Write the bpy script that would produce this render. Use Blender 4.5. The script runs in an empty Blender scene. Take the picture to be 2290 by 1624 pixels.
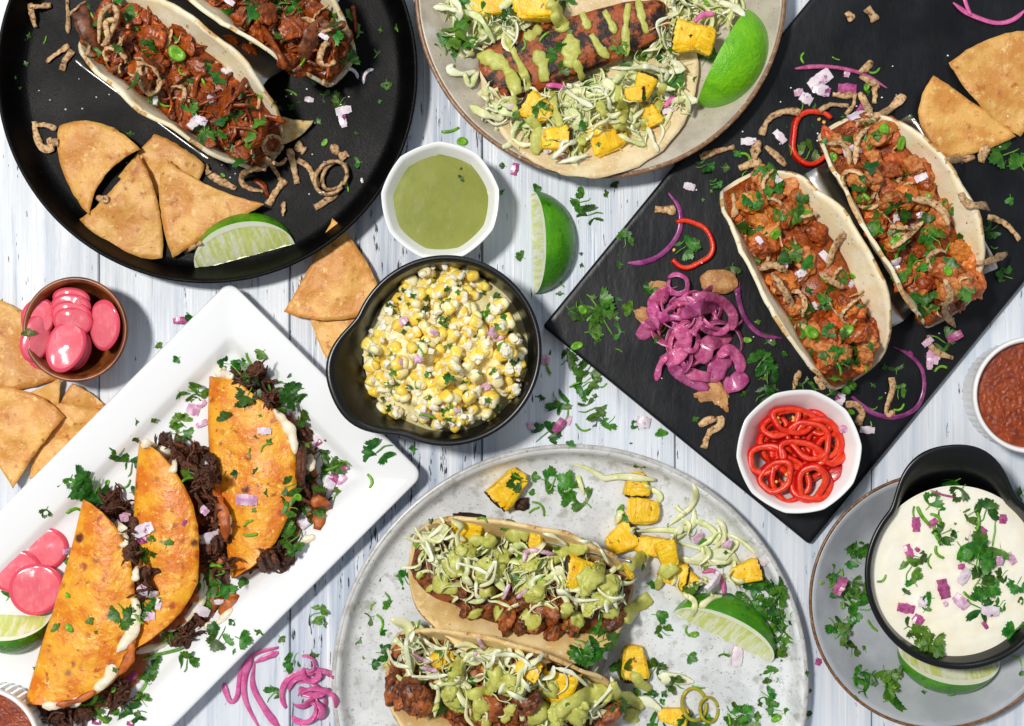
import bpy, bmesh, math, random
from mathutils import Vector, Matrix, Euler, noise
from mathutils.bvhtree import BVHTree
random.seed(7)
R = math.radians
S = 0.0003            # metres per layout unit (0.3 mm)
HC = 3600.0           # camera height in layout units
sc = bpy.context.scene
COL = sc.collection

# ---------------------------------------------------------------- camera, light, exposure
cam = bpy.data.cameras.new('camera'); co = bpy.data.objects.new('camera', cam); COL.objects.link(co)
co.location = (0, 0, HC * S); cam.sensor_width = 36; cam.lens = 36 * HC / 2290.0
cam.clip_start = 0.01; cam.clip_end = 50
sc.camera = co
w = bpy.data.worlds.new('World'); sc.world = w; w.use_nodes = True
w.node_tree.nodes['Background'].inputs[0].default_value = (0.86, 0.92, 1.0, 1)
w.node_tree.nodes['Background'].inputs[1].default_value = 0.30

def lamp(name, loc, target, size, energy, color, shape='DISK'):
    l = bpy.data.lights.new(name, 'AREA'); l.shape = shape; l.size = size; l.energy = energy; l.color = color
    o = bpy.data.objects.new(name, l); COL.objects.link(o); o.location = loc
    o.rotation_euler = (Vector(target) - Vector(loc)).to_track_quat('-Z', 'Y').to_euler()
    return o
lamp('key_lamp', (-1.02, 0.50, 2.85), (0, 0, 0), 0.34, 80, (1.0, 0.965, 0.91))
lamp('fill_lamp', (0.55, 1.9, 1.5), (0.1, 0, 0), 0.9, 8, (0.86, 0.93, 1.0), 'SQUARE')  # soft bluish fill added for reflections, stands for no actual window
sc.view_settings.view_transform = 'Standard'; sc.view_settings.look = 'None'
sc.view_settings.exposure = 0.0; sc.view_settings.gamma = 1
sc.cycles.max_bounces = 6; sc.cycles.caustics_reflective = False; sc.cycles.caustics_refractive = False

# ---------------------------------------------------------------- layout helpers
def G(dx, dy, z=0.0):                # photo position + height -> point in layout units
    k = (HC - z) / HC
    return Vector(((dx - 1145) * k, (812 - dy) * k, z))
def toD(p):
    k = HC / (HC - p.z)
    return (1145 + p.x * k, 812 - p.y * k)
FR = {'A': (0, 0, .44335), 'B': (600, 0, .44332), 'C': (1000, 0, .4433), 'D': (1850, 0, .44338), 'E': (0, 620, .36946),
      'F': (600, 500, .43103), 'G': (1250, 550, .40023), 'H': (1700, 250, .46189), 'I': (0, 1100, .41445),
      'J': (300, 820, .41876), 'K': (800, 1080, .42662), 'L': (1400, 1080, .42679), 'M': (1900, 800, .30785), 'N': (1950, 1150, .38354)}
def Q(f, x, y):
    a, b, s = FR[f]
    return ((a + x * s) * .916, (b + y * s) * .916)
def nz(p, size, seed=0.0):
    return noise.noise(Vector((p[0] / size + seed * 3.17, p[1] / size - seed * 1.9, (p[2] if len(p) > 2 else 0) / size + seed)))
def lerp(a, b, t): return a + (b - a) * t
def U(a, b): return random.uniform(a, b)

# ---------------------------------------------------------------- materials
def c8(r, g, b):
    f = lambda v: ((v / 255 + .055) / 1.055) ** 2.4 if v > 10 else v / 255 / 12.92
    return (f(r), f(g), f(b), 1)
MT = {}
def mat(name, c1, c2=None, size=20, lo=.35, hi=.65, rough=.5, bump=0., bsize=8, spots=(), rnd=0., sss=0., coat=0.,
        metal=0., stretch=(1, 1, 1), spec=.5, transl=0., detail=4, bstretch=(1, 1, 1), rvar=0., sssr=8, world=False, hue=0., btype='noise'):
    m = bpy.data.materials.new(name); m.use_nodes = True; nt = m.node_tree; N = nt.nodes; L = nt.links
    bs = N['Principled BSDF']; out = N['Material Output']
    tc = N.new('ShaderNodeTexCoord'); oi = N.new('ShaderNodeObjectInfo')
    add = N.new('ShaderNodeVectorMath'); add.operation = 'ADD'
    cx = N.new('ShaderNodeCombineXYZ'); mu = N.new('ShaderNodeMath'); mu.operation = 'MULTIPLY'; mu.inputs[1].default_value = 3.0
    L.new(oi.outputs['Random'], mu.inputs[0])
    for i in range(3): L.new(mu.outputs[0], cx.inputs[i])
    L.new(tc.outputs['Object'], add.inputs[0]); L.new(cx.outputs[0], add.inputs[1])
    def ntex(sz, st, det=detail, ty='noise'):
        mp = N.new('ShaderNodeMapping'); k = 1 / (sz * S)
        mp.inputs['Scale'].default_value = (k * st[0], k * st[1], k * st[2]); L.new(add.outputs[0], mp.inputs[0])
        if ty == 'voronoi':
            t = N.new('ShaderNodeTexVoronoi'); t.inputs['Scale'].default_value = 1.0; L.new(mp.outputs[0], t.inputs['Vector']); return t.outputs['Distance']
        t = N.new('ShaderNodeTexNoise'); t.inputs['Scale'].default_value = 1.0; t.inputs['Detail'].default_value = det
        t.inputs['Roughness'].default_value = .6
        L.new(mp.outputs[0], t.inputs['Vector']); return t.outputs['Fac']
    def ramp(src, a, b):
        r = N.new('ShaderNodeMapRange'); r.inputs['From Min'].default_value = a; r.inputs['From Max'].default_value = b
        r.interpolation_type = 'SMOOTHSTEP'; L.new(src, r.inputs['Value']); return r.outputs['Result']
    def mix(fac, a, b):
        x = N.new('ShaderNodeMix'); x.data_type = 'RGBA'
        if isinstance(fac, float): x.inputs[0].default_value = fac
        else: L.new(fac, x.inputs[0])
        for i, v in ((6, a), (7, b)):
            if isinstance(v, tuple): x.inputs[i].default_value = v
            else: L.new(v, x.inputs[i])
        return x.outputs[2]
    cur = c1
    if c2: cur = mix(ramp(ntex(size, stretch), lo, hi), c1, c2)
    for sp in spots:                  # colour, size, lo, hi [, stretch]
        if len(sp) > 5:               # round spots
            f = ramp(ntex(sp[1], sp[4], ty='voronoi'), sp[3], sp[2])
            g = N.new('ShaderNodeMath'); g.operation = 'MULTIPLY'; L.new(f, g.inputs[0]); L.new(ramp(ntex(sp[1] * .8, (1, 1, 1), 2), .40, .50), g.inputs[1]); f = g.outputs[0]
        else: f = ramp(ntex(sp[1], sp[4] if len(sp) > 4 else (1, 1, 1)), sp[2], sp[3])
        cur = mix(f, cur, sp[0])
    if rnd or hue:
        h = N.new('ShaderNodeHueSaturation')
        if isinstance(cur, tuple): h.inputs['Color'].default_value = cur
        else: L.new(cur, h.inputs['Color'])
        r = N.new('ShaderNodeMapRange'); r.inputs['To Min'].default_value = 1 - rnd; r.inputs['To Max'].default_value = 1 + rnd
        L.new(oi.outputs['Random'], r.inputs['Value']); L.new(r.outputs[0], h.inputs['Value'])
        if hue:
            r2 = N.new('ShaderNodeMapRange'); r2.inputs['To Min'].default_value = .5 - hue; r2.inputs['To Max'].default_value = .5 + hue
            fr = N.new('ShaderNodeMath'); fr.operation = 'MULTIPLY'; fr.inputs[1].default_value = 17.3
            f2 = N.new('ShaderNodeMath'); f2.operation = 'FRACT'
            L.new(oi.outputs['Random'], fr.inputs[0]); L.new(fr.outputs[0], f2.inputs[0]); L.new(f2.outputs[0], r2.inputs['Value']); L.new(r2.outputs[0], h.inputs['Hue'])
        cur = h.outputs[0]
    if isinstance(cur, tuple): bs.inputs['Base Color'].default_value = cur
    else: L.new(cur, bs.inputs['Base Color'])
    bs.inputs['Roughness'].default_value = rough; bs.inputs['Metallic'].default_value = metal
    bs.inputs['Specular IOR Level'].default_value = spec
    if rvar:
        r = N.new('ShaderNodeMapRange'); r.inputs['From Min'].default_value = .3; r.inputs['From Max'].default_value = .7
        r.inputs['To Min'].default_value = max(.03, rough - rvar); r.inputs['To Max'].default_value = rough + rvar
        L.new(ntex(size * 1.7 + 3, stretch), r.inputs['Value']); L.new(r.outputs[0], bs.inputs['Roughness'])
    if sss:
        bs.inputs['Subsurface Weight'].default_value = sss; bs.inputs['Subsurface Radius'].default_value = (1, .7, .5); bs.inputs['Subsurface Scale'].default_value = sssr * S
    if coat: bs.inputs['Coat Weight'].default_value = coat; bs.inputs['Coat Roughness'].default_value = .08
    if bump:
        b = N.new('ShaderNodeBump'); b.inputs['Strength'].default_value = 1.0; b.inputs['Distance'].default_value = bump * S
        L.new(ntex(bsize, bstretch, 5, btype), b.inputs['Height']); L.new(b.outputs[0], bs.inputs['Normal'])
    if transl:
        tr = N.new('ShaderNodeBsdfTranslucent'); ms = N.new('ShaderNodeMixShader'); ms.inputs[0].default_value = transl
        if isinstance(cur, tuple): tr.inputs[0].default_value = cur
        else: L.new(cur, tr.inputs[0])
        L.new(bs.outputs[0], ms.inputs[1]); L.new(tr.outputs[0], ms.inputs[2]); L.new(ms.outputs[0], out.inputs[0])
    MT[name] = m
    return m

mat('painted_wood', c8(224, 229, 236), c8(196, 206, 220), size=30, stretch=(1, .05, 1), lo=.40, hi=.70, rough=.42, rvar=.12,
    spots=((c8(206, 213, 222), 8, .5, .8, (1, .02, 1)), (c8(150, 166, 188), 14, .59, .78, (1, .04, 1)), (c8(52, 60, 74), 8, .665, .70, (1, .16, 1)), (c8(240, 243, 247), 9, .56, .75, (1, .012, 1))),
    bump=1.4, bsize=6, bstretch=(1, .02, 1))
mat('worn_wood', c8(220, 225, 233), c8(172, 184, 202), size=26, stretch=(1, .05, 1), lo=.35, hi=.65, rough=.5, rvar=.12,
    spots=((c8(126, 144, 168), 12, .58, .72, (1, .05, 1)), (c8(36, 43, 54), 8, .60, .65, (1, .14, 1)), (c8(245, 247, 250), 7, .56, .7, (1, .015, 1))),
    bump=1.6, bsize=6, bstretch=(1, .02, 1))
mat('dark_gap', c8(38, 44, 52), rough=.8)
mat('pan_iron', c8(3, 3, 4), c8(9, 9, 10), size=70, lo=.45, hi=.8, rough=.46, rvar=.08, bump=1.2, bsize=5, spec=.14, spots=((c8(52, 52, 56), 4, .64, .74), (c8(34, 35, 38), 60, .64, .82)))
mat('pan_rim_iron', c8(10, 10, 11), c8(18, 18, 19), size=40, rough=.30, bump=.8, bsize=5)
mat('speckled_cream', c8(196, 186, 168), c8(170, 162, 146), size=90, rough=.34, spots=((c8(112, 98, 80), 4, .62, .70), (c8(205, 200, 190), 60, .5, .75)), bump=.3, bsize=8)
mat('cream_rim', c8(150, 112, 80), c8(120, 84, 58), size=14, rough=.38, spots=((c8(186, 170, 148), 12, .55, .7),))
mat('mottled_grey', c8(226, 229, 231), c8(208, 211, 213), size=70, rough=.30, lo=.4, hi=.65, spots=((c8(178, 177, 172), 34, .52, .72), (c8(120, 112, 100), 5, .61, .72), (c8(150, 144, 134), 12, .60, .76)))
mat('grey_rim', c8(176, 173, 168), c8(205, 204, 202), size=26, rough=.28, spots=((c8(112, 106, 96), 6, .58, .72),))
mat('blue_grey', c8(180, 184, 189), c8(162, 166, 172), size=110, rough=.36, spots=((c8(110, 108, 104), 4, .66, .74),))
mat('brown_rim', c8(140, 96, 56), c8(92, 66, 44), size=10, rough=.4, spots=((c8(170, 160, 148), 8, .6, .7),))
mat('porcelain', c8(244, 246, 248), rough=.10, spec=.55, coat=.3)
mat('white_glaze', c8(246, 246, 245), rough=.14)
mat('black_ceramic', c8(10, 11, 14), rough=.30, spec=.5, bump=.12, bsize=5)
mat('slate', c8(8, 10, 14), c8(14, 17, 23), size=90, rough=.38, rvar=.1, spec=.36, bump=2.5, bsize=80, bstretch=(1, .45, 1), spots=((c8(22, 25, 31), 40, .62, .85, (1, .25, 1)),))
mat('steel', c8(222, 220, 216), rough=.34, metal=1.0, bump=.1, bsize=12, bstretch=(1, 14, 1))
mat('bowl_wood', c8(150, 82, 38), c8(96, 48, 20), size=40, stretch=(1, .25, .6), rough=.32, spots=((c8(58, 27, 12), 26, .58, .72, (1, .2, .5)), (c8(182, 110, 58), 30, .58, .75, (1, .2, 1))))
mat('salsa_verde', c8(138, 144, 60), c8(130, 136, 54), size=70, rough=.2, spots=((c8(84, 96, 34), 6, .68, .73), (c8(178, 182, 88), 4, .68, .73)), bump=.5, bsize=26)
mat('salsa_red', c8(158, 66, 16), c8(126, 44, 8), size=22, rough=.13, spots=((c8(70, 20, 8), 9, .66, .72),), bump=3.0, bsize=9)
mat('queso', c8(254, 248, 232), c8(253, 243, 218), size=50, rough=.30, sss=.2, sssr=10, bump=1.0, bsize=26, spots=((c8(226, 204, 160), 4, .72, .78),))
mat('flour_tortilla', c8(250, 240, 212), c8(244, 226, 184), size=45, rough=.55, bump=1.2, bsize=14, sss=.12, sssr=8, spots=((c8(206, 164, 100), 24, .60, .74), (c8(98, 56, 24), 9, .66, .71)))
mat('corn_tortilla', c8(240, 212, 156), c8(222, 184, 118), size=60, rough=.5, bump=1.2, bsize=12, sss=.12, sssr=8, spots=((c8(244, 226, 184), 14, .57, .7), (c8(120, 66, 26), 9, .66, .71)))
mat('tostada', c8(236, 216, 174), c8(218, 190, 138), size=50, rough=.55, bump=1.6, bsize=12, spots=((c8(238, 226, 196), 9, .55, .66), (c8(128, 62, 22), 9, .67, .72)))
mat('birria_shell', c8(240, 172, 36), c8(220, 118, 12), size=54, lo=.38, hi=.64, rough=.36, bump=2.8, bsize=15, spots=((c8(248, 200, 84), 15, .6, .78), (c8(180, 84, 18), 22, .60, .70), (c8(176, 80, 20), 42, .10, .30, (1, 1, 1), 'v'), (c8(250, 204, 92), 12, .58, .72), (c8(96, 42, 14), 74, .08, .19, (1, 1, 1), 'v')), rvar=.12)
mat('birria_under', c8(206, 110, 34), c8(150, 66, 22), size=30, rough=.45, bump=1.5, bsize=10)
mat('chip', c8(230, 176, 94), c8(210, 142, 64), size=80, lo=.4, hi=.6, rough=.46, bump=4.5, bsize=26, spots=((c8(240, 198, 124), 22, .56, .70), (c8(184, 110, 44), 26, .57, .70), (c8(252, 236, 200), 4, .66, .70), (c8(160, 90, 34), 14, .66, .76)), rnd=.08)
mat('lime_rind', c8(82, 158, 10), c8(56, 128, 8), size=60, rough=.24, bump=3.0, bsize=10, spots=((c8(36, 100, 8), 36, .54, .72), (c8(130, 190, 40), 5, .62, .70)), spec=.5, rnd=.12)
mat('lime_rind_light', c8(122, 200, 12), c8(104, 184, 8), size=60, rough=.26, bump=3.6, bsize=10, spots=((c8(96, 172, 8), 40, .52, .72), (c8(176, 224, 60), 4, .62, .70)), spec=.5)
mat('lime_pith', c8(250, 252, 232), c8(242, 248, 210), size=20, rough=.4)
mat('lime_flesh', c8(222, 232, 132), c8(250, 252, 222), size=12, stretch=(1.2, .16, .16), lo=.4, hi=.62, rough=.2, sss=.4, sssr=14, bump=1.6, bsize=9, bstretch=(1.2, .2, 1), spots=((c8(204, 218, 104), 18, .55, .72, (1, .3, .3)),))
mat('radish', c8(244, 128, 140), c8(236, 96, 116), size=40, rough=.16, sss=.2, sssr=8, coat=.2, rnd=.12, spots=((c8(246, 148, 156), 40, .5, .8), (c8(248, 160, 164), 8, .56, .76, (1, .2, 1))), bump=.3, bsize=20)
mat('radish_rim', c8(230, 82, 106), rough=.18, sss=.3)
mat('pink_onion', c8(240, 138, 188), c8(216, 86, 152), size=16, rough=.16, transl=.36, coat=.15, rnd=.16, hue=.014, spots=((c8(246, 190, 218), 9, .56, .72), (c8(176, 60, 130), 12, .6, .75)), bump=.8, bsize=6)
mat('purple_onion', c8(184, 96, 156), c8(140, 56, 122), size=26, rough=.2, transl=.2, rnd=.1, spots=((c8(90, 40, 84), 40, .6, .75),))
mat('bright_onion', c8(246, 138, 196), c8(230, 100, 172), size=20, rough=.2, transl=.3, rnd=.08, spots=((c8(246, 170, 208), 12, .58, .75),))
mat('raw_onion', c8(238, 230, 232), c8(222, 204, 218), size=12, rough=.25, sss=.3, sssr=6, rnd=.05, spots=((c8(150, 54, 126), 22, .60, .68),))
mat('onion_skin', c8(188, 96, 146), c8(152, 56, 112), size=10, rough=.25, rnd=.15)
mat('onion_mauve', c8(226, 200, 214), c8(200, 140, 180), size=12, rough=.3, sss=.2, sssr=5, rnd=.1)
mat('fried_onion', c8(222, 188, 140), c8(168, 120, 76), size=9, rough=.6, bump=2.2, bsize=5, rnd=.2, spots=((c8(216, 186, 146), 6, .56, .7), (c8(98, 58, 32), 9, .57, .68)))
mat('fried_skin', c8(206, 156, 98), c8(176, 118, 66), size=16, rough=.55, bump=2.5, bsize=6, rnd=.1, spots=((c8(228, 190, 136), 6, .6, .7),))
mat('leaf', c8(84, 138, 40), c8(46, 98, 26), size=9, rough=.38, transl=.22, rnd=.45, hue=.03, bump=.8, bsize=5, bstretch=(.5, 1.4, 1))
mat('stem', c8(122, 180, 56), c8(96, 158, 40), size=14, rough=.3, transl=.15, rnd=.15)
mat('scallion', c8(140, 198, 52), c8(92, 160, 30), size=8, rough=.3, bump=.8, bsize=4, transl=.2, rnd=.15)
mat('chili', c8(222, 22, 12), c8(190, 10, 10), size=26, rough=.3, coat=.08, rnd=.22, spots=((c8(238, 54, 24), 10, .58, .7),), bump=.8, bsize=8)
mat('chili_inner', c8(246, 136, 70), c8(238, 84, 34), size=12, rough=.25, bump=.8, bsize=6)
mat('seed', c8(244, 204, 110), c8(232, 176, 84), size=8, rough=.35)
mat('chicken', c8(206, 116, 50), c8(168, 80, 26), size=12, rough=.36, bump=1.6, bsize=7, spec=.45, rnd=.38, hue=.014, spots=((c8(228, 160, 104), 9, .58, .72), (c8(104, 46, 18), 7, .60, .70)))
mat('chicken_pale', c8(216, 144, 78), c8(188, 100, 42), size=12, rough=.42, bump=1.8, bsize=6, rnd=.12, spots=((c8(160, 76, 26), 10, .56, .68), (c8(110, 54, 24), 6, .64, .72)))
mat('red_sauce', c8(158, 74, 18), c8(116, 48, 10), size=12, rough=.30, bump=1.2, bsize=6, spec=.45, rnd=.3, spots=((c8(214, 100, 22), 14, .56, .72), (c8(74, 30, 10), 8, .62, .72)))
mat('mushroom', c8(132, 74, 40), c8(66, 32, 16), size=9, rough=.40, spec=.4, bump=1.6, bsize=8, rnd=.2, spots=((c8(150, 66, 24), 10, .6, .74),))
mat('shredded_beef', c8(104, 58, 34), c8(60, 31, 18), size=8, rough=.42, bump=3, bsize=4, spec=.4, rnd=.35, spots=((c8(150, 94, 60), 7, .60, .72), (c8(36, 18, 11), 9, .58, .7)))
mat('cream_sauce', c8(246, 236, 214), c8(238, 222, 190), size=16, rough=.3, sss=.2, sssr=6, bump=1.6, bsize=8, spots=((c8(198, 122, 56), 9, .66, .74),))
mat('grilled', c8(160, 88, 42), c8(90, 44, 22), size=16, lo=.4, hi=.62, rough=.36, bump=1.8, bsize=7, spec=.45, rnd=.4, spots=((c8(204, 116, 58), 10, .62, .74), (c8(30, 16, 11), 14, .56, .66)))
mat('fillet', c8(166, 82, 34), c8(92, 42, 18), size=36, lo=.42, hi=.6, rough=.42, bump=2.6, bsize=9, spec=.4, spots=((c8(206, 132, 78), 26, .58, .72), (c8(32, 16, 11), 36, .46, .58), (c8(70, 30, 14), 9, .58, .7)))
mat('slaw', c8(244, 243, 198), c8(216, 226, 146), size=26, lo=.4, hi=.65, rough=.28, transl=.12, rnd=.08, hue=.012, bump=.5, bsize=8)
mat('slaw_white', c8(250, 250, 228), c8(234, 238, 190), size=26, rough=.25, transl=.1, rnd=.05, bump=.5, bsize=8)
mat('slaw_mound', c8(238, 238, 190), c8(206, 214, 130), size=14, rough=.35, bump=1, bsize=8)
mat('pineapple', c8(252, 210, 34), c8(242, 186, 14), size=14, stretch=(1, .25, 1), rough=.32, sss=.12, sssr=5, bump=4.0, bsize=9, bstretch=(1, .25, 1), rnd=.06, spots=((c8(255, 232, 120), 8, .56, .70, (1, .3, 1)), (c8(130, 70, 16), 12, .60, .70)))
mat('char', c8(30, 18, 11), c8(70, 36, 14), size=7, rough=.5, bump=2, bsize=4)
mat('green_sauce', c8(200, 200, 104), c8(180, 182, 82), size=12, rough=.40, bump=1.0, bsize=6, rnd=.06, spots=((c8(198, 202, 126), 4, .62, .7), (c8(104, 118, 44), 4, .64, .72)))
mat('corn', c8(253, 226, 112), c8(250, 208, 66), size=20, rough=.2, sss=.3, sssr=8, rnd=.06, spots=((c8(253, 232, 146), 12, .52, .70), (c8(120, 56, 14), 10, .70, .76)))
mat('corn_pale', c8(254, 246, 212), c8(252, 236, 168), size=12, rough=.22, sss=.3, sssr=8, rnd=.05)
mat('cheese', c8(250, 246, 230), c8(244, 236, 208), size=8, rough=.4, sss=.2, sssr=4, rnd=.04)
mat('corn_mound', c8(244, 236, 190), c8(232, 214, 140), size=14, rough=.4, bump=1, bsize=8)
mat('jalapeno', c8(206, 196, 60), c8(188, 176, 44), size=18, rough=.2, transl=.3)
mat('salt', c8(240, 240, 240), rough=.3)
mat('crisp', c8(232, 214, 158), c8(206, 166, 92), size=24, rough=.4, bump=2, bsize=9, spots=((c8(168, 106, 46), 18, .6, .72),))
mat('puddle', c8(20, 8, 8), rough=.04)
mat('onion_edge', c8(248, 200, 224), c8(236, 164, 202), size=12, rough=.2, transl=.3)
mat('toasted_edge', c8(220, 176, 112), c8(150, 92, 44), size=10, lo=.45, hi=.7, rough=.6, bump=1.5, bsize=6, spots=((c8(232, 200, 146), 12, .5, .62),))
mat('chili_cut', c8(236, 70, 34), c8(222, 40, 18), size=14, rough=.3, bump=.8, bsize=6, spots=((c8(246, 150, 96), 8, .62, .72),))
# ---------------------------------------------------------------- object helpers
ORG = {}
REG = []
def register(vs, fs):
    b = BVHTree.FromPolygons(vs, fs)
    d = [toD(v) for v in vs]
    xs = [p[0] for p in d]; ys = [p[1] for p in d]
    REG.append((min(xs), max(xs), min(ys), max(ys), b))
def hit(dx, dy):                      # first surface met looking down at that photo position
    o = Vector((0, 0, HC)); t = (G(dx, dy) - o).normalized(); best = None
    for x0, x1, y0, y1, b in REG:
        if x0 <= dx <= x1 and y0 <= dy <= y1:
            p, n, i, d = b.ray_cast(o, t)
            if p is not None and (best is None or d < best[2]): best = (p, n if n.z > 0 else -n, d)
    if best is None: return G(dx, dy), Vector((0, 0, 1))
    return best[0], best[1]
def empty(name, org):
    o = bpy.data.objects.new(name, None); COL.objects.link(o); o.empty_display_size = .01
    o.location = Vector(org) * S; ORG[o] = Vector(org); return o
def tag(o, label, cat, group=None):
    o['label'] = label; o['category'] = cat
    if group: o['group'] = group
    return o
def thing(name, label, cat, org, group=None): return tag(empty(name, org), label, cat, group)
def mesh(name, vs, fs, m, smooth=True, fm=None):
    me = bpy.data.meshes.new(name); me.from_pydata([Vector(v) * S for v in vs], [], fs)
    for x in (m if isinstance(m, (list, tuple)) else [m]): me.materials.append(MT[x])
    if smooth: me.polygons.foreach_set('use_smooth', [True] * len(me.polygons))
    if fm: me.polygons.foreach_set('material_index', fm)
    me.update(); return me
def solid(name, vs, fs, m, parent=None, org=None, smooth=True, fm=None, sub=0, reg=True):
    """vs in world layout units; one mesh object, a part of parent or a thing at org"""
    if reg: register([Vector(v) for v in vs], fs)
    o0 = ORG[parent] if parent else Vector(org if org is not None else (0, 0, 0))
    me = mesh(name, [Vector(v) - o0 for v in vs], fs, m, smooth, fm)
    o = bpy.data.objects.new(name, me); COL.objects.link(o)
    if parent: o.parent = parent
    else: o.location = o0 * S
    ORG[o] = o0
    if sub: md = o.modifiers.new('sub', 'SUBSURF'); md.levels = sub; md.render_levels = sub
    return o
NOM = {'cilantro_leaf': 26, 'cilantro_sprig': 28, 'cilantro_scrap': 14, 'chopped_scallion': 14, 'scallion_slice': 9, 'onion_dice': 15, 'pineapple_chunk': 36, 'meat_chunk': 24, 'sauce_blot': 20, 'mushroom_slice': 30,
       'fried_onion': 28, 'cabbage_shred': 42, 'beef_shred': 22, 'corn_kernel': 16, 'cheese_crumb': 8, 'chili_seed': 1, 'fried_skin': 40, 'chili_piece': 26}   # usual size of the unit shapes
class Proto:                          # a mesh to be shared: verts in layout units about its own base
    def __init__(s, name, vs, fs, m, smooth=True, fm=None):
        s.nom = NOM.get(name, 1.0)
        s.v = [Vector(v) * s.nom for v in vs]; s.f = fs; s.name = name; s.m = m; s.sm = smooth; s.fm = fm; s.cache = {}; s.rv, s.rf = s.v, s.f
    def me(s, m=None):
        k = m or s.m
        k2 = tuple(k) if isinstance(k, (list, tuple)) else k
        if k2 not in s.cache: s.cache[k2] = mesh(s.name, s.v, s.f, k, s.sm, s.fm)
        return s.cache[k2]
def place(pr, name, pos, rot, scale=1.0, parent=None, m=None, reg=True):
    o = bpy.data.objects.new(name, pr.me(m)); COL.objects.link(o)
    sc3 = (Vector((scale,) * 3) if isinstance(scale, (int, float)) else Vector(scale)) / pr.nom
    r3 = rot if isinstance(rot, Matrix) else Euler(rot).to_matrix()
    M4 = Matrix.LocRotScale(Vector(pos), r3.to_quaternion(), sc3)
    if reg: register([M4 @ v for v in pr.rv], pr.rf)
    o0 = ORG[parent] if parent else Vector((0, 0, 0))
    o.rotation_euler = r3.to_euler(); o.scale = sc3; o.location = (Vector(pos) - o0) * S
    if parent: o.parent = parent
    ORG[o] = Vector(pos)
    return o
def align(n, rz, k=1.0):              # rotation whose Z follows the surface normal by k, turned by rz
    n = (Vector((0, 0, 1)).lerp(n, k)).normalized()
    return Vector((0, 0, 1)).rotation_difference(n).to_matrix() @ Matrix.Rotation(rz, 3, 'Z')
def drop(pr, name, dx, dy, rz=None, scale=1.0, parent=None, m=None, lift=0.0, k=.8, tilt=0.0, reg=True):
    p, n = hit(dx, dy)
    rz = U(0, 6.28) if rz is None else rz
    rot = align(n, rz, k)
    if tilt: rot = rot @ Euler((U(-tilt, tilt), U(-tilt, tilt), 0)).to_matrix()
    return place(pr, name, p + Vector((0, 0, lift)), rot, scale, parent, m, reg)

# ---------------------------------------------------------------- shape makers (vertices, faces)
def lathe(prof, n=96, rf=None, cen=(0, 0, 0), zf=None):
    vs = []; fs = []; rows = []
    for i, (r, z) in enumerate(prof):
        if r < 1e-6: rows.append([len(vs)]); vs.append(Vector(cen) + Vector((0, 0, z))); continue
        row = []
        for k in range(n):
            a = 2 * math.pi * k / n; rr = r * (rf(a, i) if rf else 1); zz = z + (zf(a, i) if zf else 0)
            row.append(len(vs)); vs.append(Vector(cen) + Vector((rr * math.cos(a), rr * math.sin(a), zz)))
        rows.append(row)
    for a, b in zip(rows, rows[1:]):
        if len(a) == 1 and len(b) == 1: continue
        for k in range(n):
            k2 = (k + 1) % n
            if len(a) == 1: fs.append((a[0], b[k], b[k2]))
            elif len(b) == 1: fs.append((a[k2], a[k], b[0]))
            else: fs.append((a[k], b[k], b[k2], a[k2]))
    return vs, [tuple(reversed(f)) for f in fs]
def smooth_prof(pts, it=2):
    for _ in range(it):
        q = [pts[0]]
        for a, b in zip(pts, pts[1:]):
            q.append((a[0] * .75 + b[0] * .25, a[1] * .75 + b[1] * .25)); q.append((a[0] * .25 + b[0] * .75, a[1] * .25 + b[1] * .75))
        q.append(pts[-1]); pts = q
    return pts
def loft(rows, closed=True, cap=True):
    vs = []; fs = []; n = len(rows[0])
    for r in rows: vs += [Vector(p) for p in r]
    for i in range(len(rows) - 1):
        for k in range(n if closed else n - 1):
            k2 = (k + 1) % n
            fs.append((i * n + k, i * n + k2, (i + 1) * n + k2, (i + 1) * n + k))
    if cap and closed:
        fs.append(tuple(reversed(range(n)))); fs.append(tuple(range((len(rows) - 1) * n, len(rows) * n)))
    return vs, fs
def spline(pts, n):
    pts = [Vector(p) for p in pts]
    if len(pts) == 2: return [pts[0].lerp(pts[1], i / (n - 1)) for i in range(n)]
    P = [pts[0] * 2 - pts[1]] + pts + [pts[-1] * 2 - pts[-2]]; out = []; m = len(pts) - 1
    for i in range(n):
        t = i / (n - 1) * m; j = min(int(t), m - 1); u = t - j; a, b, c, d = P[j:j + 4]
        out.append(.5 * ((2 * b) + (c - a) * u + (2 * a - 5 * b + 4 * c - d) * u * u + (3 * b - a - 3 * c + d) * u ** 3))
    return out
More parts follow.
